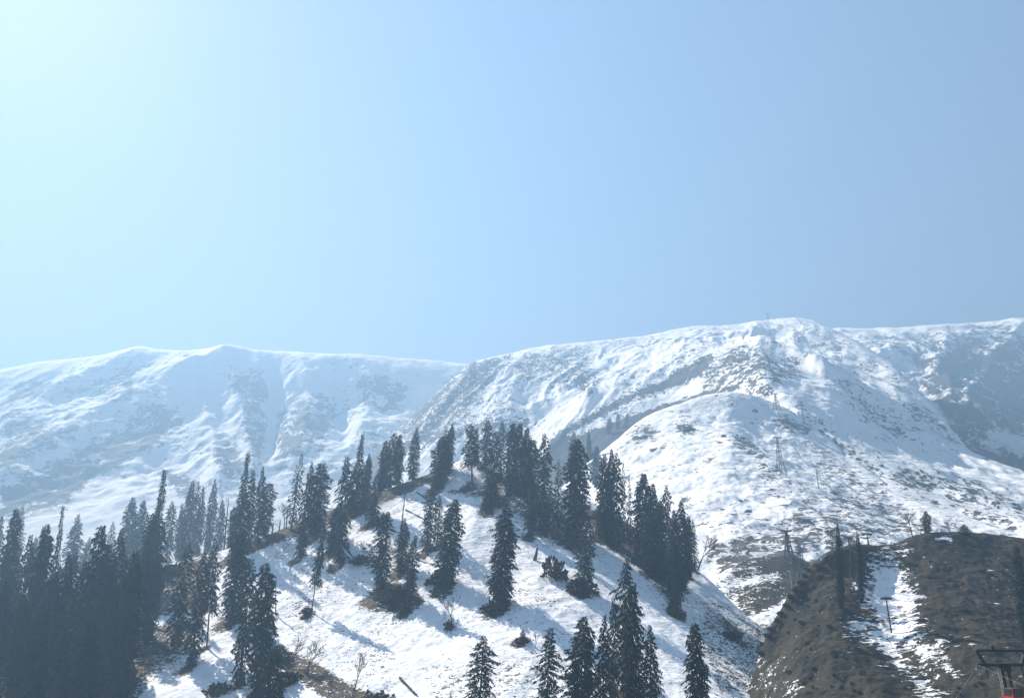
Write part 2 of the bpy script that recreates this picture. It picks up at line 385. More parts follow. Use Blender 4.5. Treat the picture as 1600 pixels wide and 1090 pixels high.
def main_bare(X, Y, Z, px, py, T):
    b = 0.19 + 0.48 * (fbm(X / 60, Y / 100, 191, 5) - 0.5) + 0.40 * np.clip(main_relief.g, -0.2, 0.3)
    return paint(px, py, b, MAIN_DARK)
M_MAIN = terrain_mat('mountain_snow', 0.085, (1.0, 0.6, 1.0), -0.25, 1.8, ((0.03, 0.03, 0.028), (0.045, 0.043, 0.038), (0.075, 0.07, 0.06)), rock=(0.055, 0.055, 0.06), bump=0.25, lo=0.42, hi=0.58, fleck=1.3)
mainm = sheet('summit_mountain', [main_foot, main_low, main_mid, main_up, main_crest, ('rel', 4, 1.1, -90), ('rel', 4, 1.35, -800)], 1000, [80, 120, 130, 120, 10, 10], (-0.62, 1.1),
              bumps=MAIN_BUMPS, relief=main_relief, bare=main_bare, mat=M_MAIN)

# --- snowy dome with the lift line
dome_crest = [(600, 1050, 620), (760, 900, 660), (850, 790, 700), (905, 735, 730), (940, 706, 750), (965, 688, 770), (985, 668, 780), (1010, 651, 790), (1060, 632, 800), (1100, 618, 800), (1140, 612, 800), (1175, 617, 795), (1205, 628, 795), (1235, 641, 790), (1300, 690, 725),
              (1400, 768, 605), (1500, 803, 555), (1650, 850, 500), (2000, 980, 380)]
dome_up = [(600, 1080, 560), (850, 840, 610), (940, 752, 650), (985, 712, 670), (1060, 676, 690), (1140, 660, 690), (1230, 690, 690), (1300, 738, 630), (1400, 806, 525), (1500, 840, 480), (2000, 1000, 350)]
dome_mid = [(600, 1120, 470), (850, 900, 510), (985, 800, 530), (1060, 765, 545), (1140, 745, 550), (1230, 765, 530), (1300, 800, 490), (1400, 850, 440), (1500, 890, 400), (2000, 1030, 310)]
dome_low = [(600, 1180, 390), (850, 980, 410), (985, 895, 420), (1060, 868, 430), (1140, 855, 430), (1230, 862, 415), (1300, 880, 400), (1400, 905, 380), (2000, 1060, 280)]
dome_foot = [(600, 1260, 320), (850, 1080, 340), (1060, 985, 350), (1140, 968, 350), (1230, 975, 345), (1400, 990, 330), (2000, 1120, 240)]
def dome_relief(X, Y, px, py, T):
    g = fbm((X + 0.5 * Y) / 70, Y / 240, 61, 4, 0.5, True) - 0.5
    n = fbm(X / 22, Y / 22, 63, 5) - 0.5
    am = np.clip((4.02 - T) / 0.8, 0.15, 1)
    m = fbm(X / 6, Y / 6, 65, 4) - 0.5
    return am * (g * 12 + n * 8 + m * 1.8)
DOME_DARK = [
    (0.55, 10, [(1100, 845), (1180, 825), (1265, 838), (1270, 880), (1200, 930), (1120, 900)]),
    (0.52, 8, [(1275, 728), (1330, 768), (1400, 800), (1445, 835), (1380, 835), (1300, 790)]),
    (0.62, 4, [(1205, 655), (1225, 648), (1270, 672), (1262, 680), (1215, 668)]),
    (0.55, 5, [(1180, 730), (1210, 728), (1225, 745), (1265, 760), (1260, 768), (1200, 748)]),
    (0.60, 4, [(1140, 690), (1165, 680), (1200, 715), (1190, 722), (1150, 700)]),
    (0.55, 5, [(980, 672), (1010, 660), (1030, 672), (1020, 682), (985, 690)]),
    (0.66, 3, [(1056, 663), (1074, 659), (1092, 672), (1085, 679), (1060, 676)]),
    (0.50, 6, [(1060, 770), (1085, 780), (1085, 800), (1060, 795)]),
    (0.45, 12, [(1240, 770), (1300, 790), (1420, 840), (1300, 870), (1240, 830)]),
]
def dome_bare(X, Y, Z, px, py, T):
    b = 0.20 + 0.55 * (fbm(X / 30, Y / 60, 291, 5) - 0.5)
    b = b + 0.12 * np.clip((px - 1100) / 200, 0, 1) * np.clip((py - 690) / 100, 0, 1)
    return paint(px, py, b, DOME_DARK)
M_DOME = terrain_mat('dome_snow', 0.16, (0.75, 1.0, 1.6), 0.25, 2.5, ((0.055, 0.055, 0.05), (0.09, 0.085, 0.07), (0.14, 0.125, 0.10)), bump=0.35, lo=0.46, hi=0.56)
dome = sheet('snowy_dome', [dome_foot, dome_low, dome_mid, dome_up, dome_crest, ('rel', 4, 1.08, -30), ('rel', 4, 1.5, -420)], 900, [70, 120, 130, 110, 12, 10], (-0.2, 1.1),
             relief=dome_relief, bare=dome_bare, mat=M_DOME, soft=29)

# --- brown spur at the foot of the dome
spur_crest = [(1000, 1010, 330), (1080, 930, 345), (1130, 893, 352), (1160, 877, 356), (1200, 869, 360), (1240, 866, 360), (1275, 884, 352), (1330, 920, 340), (1450, 1000, 320)]
spur_mid = [(1000, 1050, 310), (1080, 970, 322), (1130, 930, 330), (1200, 910, 333), (1240, 908, 333), (1330, 960, 318), (1450, 1040, 300)]
spur_foot = [(1000, 1110, 280), (1130, 1010, 290), (1200, 985, 290), (1240, 985, 290), (1330, 1030, 280), (1450, 1110, 270)]
def spur_relief(X, Y, px, py, T):
    return (fbm(X / 14, Y / 14, 71, 5) - 0.5) * 4.0 * np.clip((2.05 - T), 0.2, 1)
def spur_bare(X, Y, Z, px, py, T):
    b = 0.74 + 0.5 * (fbm(X / 16, Y / 25, 391, 4) - 0.5)
    return paint(px, py, b, [(0.28, 5, [(1145, 905), (1215, 893), (1222, 903), (1170, 915), (1140, 918)]), (0.2, 5, [(1160, 965), (1215, 945), (1240, 925), (1238, 945), (1205, 975), (1150, 985)]),
                             (0.35, 8, [(1090, 880), (1140, 890), (1150, 960), (1100, 950)]), (0.92, 6, [(1160, 872), (1240, 866), (1270, 890), (1200, 892)])])
BROWN = ((0.008, 0.008, 0.004), (0.022, 0.019, 0.009), (0.056, 0.043, 0.020))
M_SPUR = terrain_mat('spur_ground', 0.35, (0.8, 1.0, 1.6), 0.2, 2.2, BROWN, rockiness=0.15, bump=0.45, fleck=1.5)
spur = sheet('bare_spur', [spur_foot, spur_mid, spur_crest, ('rel', 2, 1.06, -10), ('rel', 2, 1.3, -90)], 420, [60, 70, 10, 10], (0.15, 0.62), relief=spur_relief, bare=spur_bare, mat=M_SPUR)

# --- near wooded hill
hill_crest = [(-500, 1130, 300), (-150, 1010, 305), (0, 962, 310), (150, 915, 312), (250, 884, 315), (350, 860, 318), (400, 843, 320), (440, 827, 322), (520, 796, 325), (600, 767, 330), (680, 737, 335), (718, 720, 338), (745, 717, 338), (780, 727, 336),
              (830, 744, 332), (880, 763, 328), (930, 786, 322), (1000, 828, 312), (1050, 860, 304), (1085, 886, 298), (1110, 906, 292), (1135, 932, 286), (1160, 956, 280), (1200, 986, 272), (1260, 1030, 262), (1330, 1085, 252), (1500, 1200, 230), (2000, 1400, 200)]
hill_up = [(-500, 1160, 285), (0, 1000, 290), (250, 925, 292), (400, 885, 296), (520, 845, 298), (600, 818, 300), (740, 775, 302), (830, 800, 296), (930, 850, 286), (1000, 888, 278), (1050, 917, 271), (1085, 940, 266), (1135, 980, 258), (1200, 1030, 246), (1330, 1130, 226), (2000, 1450, 180)]
hill_mid = [(-500, 1240, 235), (0, 1095, 240), (250, 1030, 245), (400, 995, 250), (600, 945, 250), (740, 920, 246), (830, 930, 240), (930, 962, 232), (1050, 1020, 222), (1135, 1075, 212), (1200, 1120, 204), (1330, 1210, 190), (2000, 1500, 150)]
hill_low = [(-500, 1390, 180), (0, 1260, 185), (250, 1195, 190), (400, 1165, 193), (600, 1130, 193), (740, 1112, 191), (930, 1130, 185), (1135, 1200, 172), (1330, 1310, 158), (2000, 1570, 125)]
hill_foot = [(-500, 1600, 130), (0, 1500, 135), (400, 1430, 140), (740, 1400, 140), (1135, 1430, 130), (1330, 1480, 125), (2000, 1650, 105)]
def hill_relief(X, Y, px, py, T):
    g = fbm((X - 0.4 * Y) / 38, Y / 110, 81, 4, 0.5) - 0.5
    n = fbm(X / 9, Y / 9, 83, 5) - 0.5
    m = fbm(X / 2.6, Y / 2.6, 85, 3) - 0.5
    am = np.clip((4.05 - T) / 0.5, 0.25, 1)
    return am * (g * 3.2 + n * 1.3 + m * 0.6)
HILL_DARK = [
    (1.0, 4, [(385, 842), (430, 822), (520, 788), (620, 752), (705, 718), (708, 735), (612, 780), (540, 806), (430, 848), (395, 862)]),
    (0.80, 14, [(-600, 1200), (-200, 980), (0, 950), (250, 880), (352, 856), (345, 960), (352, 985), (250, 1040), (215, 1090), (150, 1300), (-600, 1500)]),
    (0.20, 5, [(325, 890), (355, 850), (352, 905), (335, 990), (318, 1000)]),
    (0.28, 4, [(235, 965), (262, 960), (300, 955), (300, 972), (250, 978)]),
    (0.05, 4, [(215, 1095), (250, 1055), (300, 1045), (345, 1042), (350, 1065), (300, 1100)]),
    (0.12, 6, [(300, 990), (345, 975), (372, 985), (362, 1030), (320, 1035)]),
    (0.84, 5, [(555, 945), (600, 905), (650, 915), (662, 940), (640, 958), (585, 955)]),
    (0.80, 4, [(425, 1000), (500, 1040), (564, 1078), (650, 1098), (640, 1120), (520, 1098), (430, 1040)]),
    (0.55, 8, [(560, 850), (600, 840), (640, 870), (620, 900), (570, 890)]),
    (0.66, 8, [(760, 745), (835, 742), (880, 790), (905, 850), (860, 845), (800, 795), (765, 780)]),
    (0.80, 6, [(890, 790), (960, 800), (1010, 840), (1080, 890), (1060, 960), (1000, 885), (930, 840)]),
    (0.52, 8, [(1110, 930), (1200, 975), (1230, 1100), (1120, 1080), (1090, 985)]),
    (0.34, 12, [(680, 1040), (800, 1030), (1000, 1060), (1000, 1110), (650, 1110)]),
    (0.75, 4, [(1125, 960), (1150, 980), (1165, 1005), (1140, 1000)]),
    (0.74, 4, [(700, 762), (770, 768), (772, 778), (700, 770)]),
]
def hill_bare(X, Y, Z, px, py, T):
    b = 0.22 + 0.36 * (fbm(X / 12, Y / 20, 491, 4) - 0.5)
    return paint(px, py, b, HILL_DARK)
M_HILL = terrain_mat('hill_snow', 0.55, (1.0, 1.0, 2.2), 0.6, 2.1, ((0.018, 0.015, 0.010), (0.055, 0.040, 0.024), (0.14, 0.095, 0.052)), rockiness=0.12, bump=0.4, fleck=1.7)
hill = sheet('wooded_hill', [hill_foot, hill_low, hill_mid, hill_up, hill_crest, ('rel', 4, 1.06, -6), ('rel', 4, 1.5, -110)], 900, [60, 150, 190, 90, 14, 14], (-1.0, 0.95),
             relief=hill_relief, bare=hill_bare, mat=M_HILL)

# --- low ridge behind the left grove
br_crest = [(-500, 1000, 500), (-100, 935, 490), (0, 925, 480), (80, 905, 478), (150, 893, 475), (200, 880, 472), (260, 868, 470), (320, 862, 468), (380, 866, 466), (440, 900, 462), (520, 960, 455)]
br_mid = [(x, y + 60, d - 45) for x, y, d in br_crest]
br_foot = [(x, y + 190, d - 110) for x, y, d in br_crest]
def br_relief(X, Y, px, py, T): return (fbm(X / 14, Y / 14, 171, 5) - 0.5) * 4
def br_bare(X, Y, Z, px, py, T): return 0.42 + 0.6 * (fbm(X / 16, Y / 25, 691, 4) - 0.5)
back = sheet('back_ridge', [br_foot, br_mid, br_crest, ('rel', 2, 1.06, -8), ('rel', 2, 1.4, -130)], 320, [40, 50, 8, 8], (-0.95, -0.22), relief=br_relief, bare=br_bare, mat=M_HILL)

# --- brown knoll on the right
kn_crest = [(1080, 1200, 205), (1150, 1110, 212), (1185, 1020, 220), (1200, 982, 224), (1225, 945, 230), (1245, 908, 236), (1265, 886, 240), (1300, 864, 246), (1335, 848, 250), (1365, 849, 252), (1400, 847, 255), (1425, 838, 256), (1460, 832, 258), (1510, 832, 260),
            (1600, 838, 262), (1750, 846, 262), (2100, 860, 260)]
kn_up = [(1080, 1230, 198), (1150, 1150, 203), (1200, 1030, 212), (1245, 958, 222), (1300, 912, 230), (1365, 896, 234), (1460, 880, 238), (1600, 884, 240), (2100, 900, 236)]
kn_mid = [(1080, 1330, 170), (1150, 1240, 175), (1200, 1130, 184), (1245, 1065, 190), (1300, 1022, 196), (1365, 1004, 200), (1460, 990, 200), (1600, 990, 200), (2100, 1000, 190)]
kn_low = [(1080, 1440, 145), (1200, 1260, 152), (1300, 1160, 160), (1460, 1130, 160), (1600, 1130, 158), (2100, 1150, 150)]
kn_foot = [(1080, 1600, 115), (1300, 1380, 120), (1600, 1330, 120), (2100, 1330, 115)]
def kn_relief(X, Y, px, py, T):
    n = fbm(X / 8, Y / 8, 103, 5) - 0.5
    g = fbm(X / 30, Y / 60, 105, 4) - 0.5
    am = np.clip((4.05 - T) / 0.5, 0.45, 1)
    m = fbm(X / 2.2, Y / 2.2, 107, 4) - 0.5
    return am * (n * 3.2 + g * 6 + m * 1.0)
KN_BUMPS = [([(1392, 850), (1385, 900), (1390, 960), (1400, 1010), (1440, 1060), (1480, 1110)], -3.0, 42, 42)]
KN_SNOW = [
    (0.22, 24, [(1385, 850), (1412, 847), (1408, 880), (1425, 915), (1442, 955), (1440, 985), (1420, 1000), (1405, 1010), (1412, 1035), (1440, 1050), (1470, 1085), (1450, 1092), (1410, 1052), (1370, 1012), (1328, 985), (1325, 975), (1352, 955), (1350, 900), (1360, 880), (1372, 870)]),
    (0.52, 5, [(1355, 858), (1380, 862), (1395, 890), (1372, 895)]),
    (0.50, 6, [(1345, 975), (1395, 968), (1400, 1000), (1375, 1000)]),
    (0.30, 3, [(1458, 838), (1488, 836), (1488, 844), (1460, 845)]),
    (0.74, 16, [(1150, 1040), (1185, 1015), (1215, 1040), (1262, 1085), (1250, 1130), (1150, 1130)]),
    (0.56, 8, [(1420, 1000), (1470, 1000), (1500, 1060), (1450, 1060)]),
]
def kn_bare(X, Y, Z, px, py, T):
    b = 1.05 + 0.40 * (fbm(X / 14, Y / 20, 591, 4) - 0.5)
    return paint(px, py, b, KN_SNOW) + 0.5 * (fbm(X / 5, Y / 8, 595, 4) - 0.5)
M_KNOLL = terrain_mat('knoll_ground', 0.5, (0.45, 1.1, 2.0), -0.6, 2.5, BROWN, rockiness=0.15, bump=0.6, fleck=1.0)
knoll = sheet('brown_knoll', [kn_foot, kn_low, kn_mid, kn_up, kn_crest, ('rel', 4, 1.05, -4), ('rel', 4, 1.4, -70)], 600, [40, 100, 190, 70, 12, 10], (0.12, 1.1), bumps=KN_BUMPS, relief=kn_relief, bare=kn_bare, mat=M_KNOLL)

# --- valley floor under the camera, base ground to the horizon
gx, gy = np.meshgrid(np.linspace(-700, 700, 140), np.linspace(-400, 260, 100))
gz = -16.0 - 50 * np.clip(gy / 110, 0, 1) ** 1.2 + np.clip(-gy / 400, 0, 1) * 20 + (fbm(gx / 30, gy / 30, 7, 4) - 0.5) * 3
gz = np.maximum(gz, -90); ii = np.arange(gx.size).reshape(gx.shape)
valley_me = mesh_np('valley_floor', np.stack([gx, gy, gz], -1).reshape(-1, 3), np.stack([ii[:-1, :-1], ii[:-1, 1:], ii[1:, 1:], ii[1:, :-1]], -1).reshape(-1, 4), M_KNOLL, True)
va = valley_me.attributes.new('bare', 'FLOAT', 'POINT'); va.data.foreach_set('value', np.full(gx.size, 0.6, np.float32))
tag(link('valley_floor', valley_me), kind='structure')
base = mesh_np('ground', [(-6000, -6000, -100), (6000, -6000, -100), (6000, 6000, -100), (-6000, 6000, -100)], [(0, 1, 2, 3)], M_KNOLL)
tag(link('ground', base), kind='structure')
def valley_z(x, y):
    k = int(np.argmin((gx - x) ** 2 + (gy - y) ** 2)); return float(gz.flat[k])

# ------------------------------------------------------------------ conifers
def crown_mesh(name, kind, seed, H=32.0, Rm=3.6):
    rs = np.random.RandomState(seed); V = []; 
    h0 = {'barefoot': 0.34, 'sparse': 0.12, 'thin': 0.05}.get(kind, 0.035)
    nb = {'sparse': 230, 'thin': 330, 'ragged': 360, 'spire': 420, 'column': 520, 'dense': 620, 'thintop': 470, 'barefoot': 300, 'broken': 420, 'round': 560}[kind]
    lean = rs.uniform(-0.5, 0.5, 2)
    ph = rs.uniform(0, 6.28, 4)
    quads = []
    nb = int(nb * 0.62); gapm = rs.uniform(0.6, 1.4)
    for b in range(nb):
        h = h0 + (1 - h0) * ((b + rs.rand()) / nb) ** 1.08
        top = 1 - h
        pr = {'spire': min(1, (top * 2.2 + 0.02)) ** 0.78, 'column': min(1, top * 3.2 + 0.03) ** 0.7, 'dense': min(1, top * 3.2 + 0.06) ** 0.62, 'round': min(1, top * 4.0 + 0.10) ** 0.55,
              'ragged': min(1, top * 3.3 + 0.04) ** 0.66, 'sparse': min(1, top * 1.7 + 0.04) ** 0.8, 'thin': min(1, top * 2.5 + 0.05) ** 0.7,
              'thintop': (0.10 + top * 0.75) if top < 0.38 else min(1, 0.42 + (top - 0.38) * 2.6), 'barefoot': min(1, top * 2.4 + 0.05) ** 0.75, 'broken': min(1, top * 6 + 0.35) ** 0.6}[kind]
        if h < 0.25 and kind != 'barefoot': pr *= 0.50 + 0.50 * h / 0.25
        az = b * 2.39996 + rs.uniform(-0.4, 0.4)
        mod = 1 + 0.15 * gapm * math.sin(h * 23 + ph[0] + 1.5 * math.sin(az + ph[1])) + 0.10 * math.sin(h * 61 + ph[2] + 2 * az)
        if kind in ('ragged', 'sparse', 'barefoot', 'broken', 'thin'): mod += 0.24 * math.sin(h * 14 + 2 * az + ph[3])
        rad = Rm * pr * max(0.15, mod) * rs.uniform(0.50, 1.18)
        rad = max(rad, 0.25)
        z0 = h * H; droop = rs.uniform(0.30, 0.80) * (0.5 + 0.7 * top); cl = rs.uniform(0.1, 0.35) * (1 - top)
        cx, cy = lean[0] * h ** 3 * 1.3, lean[1] * h ** 3 * 1.3
        ca, sa = math.cos(az), math.sin(az)
        ns = max(5, int(5 + rad * 7.5 * (0.65 if kind in ('sparse', 'thin') else 1)))
        s = np.sqrt(rs.uniform(0.02, 1.0, ns)); s[0] = 1.0
        L = rs.uniform(0.55, 1.25, ns) * (0.55 + 0.45 * min(1, rad / 2)); W = L * rs.uniform(0.28, 0.5, ns)
        lat = rs.normal(0, 0.15, ns) * (0.35 + rad * s)
        P = np.stack([cx + ca * rad * s - sa * lat, cy + sa * rad * s + ca * lat, z0 + rad * (cl * s - droop * s * s) + rs.normal(0, 0.12, ns)], -1)
        aa = az + rs.normal(0, 0.55, ns); dn = rs.uniform(0.35, 1.5, ns)
        dv = np.stack([np.cos(aa), np.sin(aa), -dn], -1); dv /= np.linalg.norm(dv, axis=1)[:, None]
        tw = rs.uniform(-1.0, 1.0, ns)
        sd = np.stack([-np.sin(aa), np.cos(aa), 0.0 * aa], -1); upv = np.cross(dv, sd)
        sd = sd * np.cos(tw)[:, None] + upv * np.sin(tw)[:, None]
        mid = P + dv * (L * 0.42)[:, None]
        q = np.stack([P, mid + sd * (W * 0.5)[:, None], P + dv * L[:, None], mid - sd * (W * 0.5)[:, None]], 1)
        quads.append(q)
    # leader at the top
    Q = np.concatenate(quads)
    Vn = Q.reshape(-1, 3); Vn[:, 2] = np.maximum(Vn[:, 2], 0.1)
    return mesh_np(name, Vn, np.arange(len(Vn)).reshape(-1, 4), M_FIR)
def trunk_mesh(name, seed, H=32.0, r=0.42, top=0.97, mat=None, stubs=0, spike=False):
    rs = random.Random(seed); m = MB(); n = 10; pts = []
    for i in range(n + 1):
        f = i / n; pts.append((Vector((rs.uniform(-.08, .08) * (f > 0), rs.uniform(-.08, .08) * (f > 0), -1.2 + (H * top + 1.2) * f)), r * (1 - 0.9 * f) + 0.03))
    for (p, a), (q, b) in zip(pts[:-1], pts[1:]): m.ring(p, q, a, b, 7, caps=False)
    for k in range(stubs):
        f = rs.uniform(0.15, 0.97); az = rs.uniform(0, 6.28); L = rs.uniform(0.5, 1.6) * (1.1 - f)+0.25
        p = Vector((0, 0, H * top * f)); m.ring(p, p + Vector((math.cos(az) * L, math.sin(az) * L, rs.uniform(-0.5, 0.3) * L)), 0.07, 0.03, 4)
    return m.mesh(name, mat or M_BARK)
KINDS = ['spire', 'column', 'dense', 'ragged', 'sparse', 'thin', 'thintop', 'barefoot', 'broken', 'round']
CROWNS = {}
for i, k in enumerate(KINDS):
    CROWNS[k] = [crown_mesh('crown', k, 100 + i * 7 + j) for j in range(4 if k in ('column', 'dense', 'ragged', 'spire') else 2)]
TRUNK = {'full': trunk_mesh('trunk', 3), 'stub': trunk_mesh('trunk', 5, stubs=26)}

WELLS = []
def top_height(P, ytop):                # height at which a vertical rod on P reaches photo row ytop
    lo, hi = 0.5, 200.0
    for _ in range(40):
        mid = (lo + hi) / 2
        if proj(P.x, P.y, P.z + mid)[1] > ytop: lo = mid
        else: hi = mid
    return lo
rng = random.Random(11)
CNT = {}
def conifer(xt, yt, xb, yb, w, kind, label, group='firs on the wooded hill', sh=None, tmax=4.0, well=True, push=0.0):
    sh = sh or hill
    P = hit(sh, xb, yb, tmax)
    if push:
        q = (sh.X - P.x * (1 + push / P.y)) ** 2 + (sh.Y - (P.y + push)) ** 2; k = int(np.argmin(q)); P = Vector((sh.X.flat[k], sh.Y.flat[k], sh.Z.flat[k]))
    h = top_height(P, yt); depth = P.y * cp + P.z * sp; wm = w * depth / F
    c = CNT.get(kind, 0); CNT[kind] = c + 1
    o = empty('fir_tree', (P.x, P.y, P.z - 0.15))
    lx = ((xt - proj(P.x, P.y, P.z + h)[0]) * depth / F) / h    # a small real lean where the photo's tree leans
    o.rotation_euler = (0, max(-0.10, min(0.10, lx)), 0)
    q_ = wm / 7.2 * rng.uniform(0.86, 1.06); o.scale = (q_, q_ * rng.uniform(0.9, 1.1), h / 32.0)
    cr = link('crown', CROWNS[kind][c % len(CROWNS[kind])], o); cr.rotation_euler = (0, 0, rng.uniform(0, 6.28))
    link('trunk', TRUNK['stub' if kind in ('barefoot', 'sparse', 'thin') else 'full'], o)
    tag(o, label, 'tree', group)
    if well and sh is hill: WELLS.append((P.x, P.y, max(2.2, wm * 0.55)))
    return o
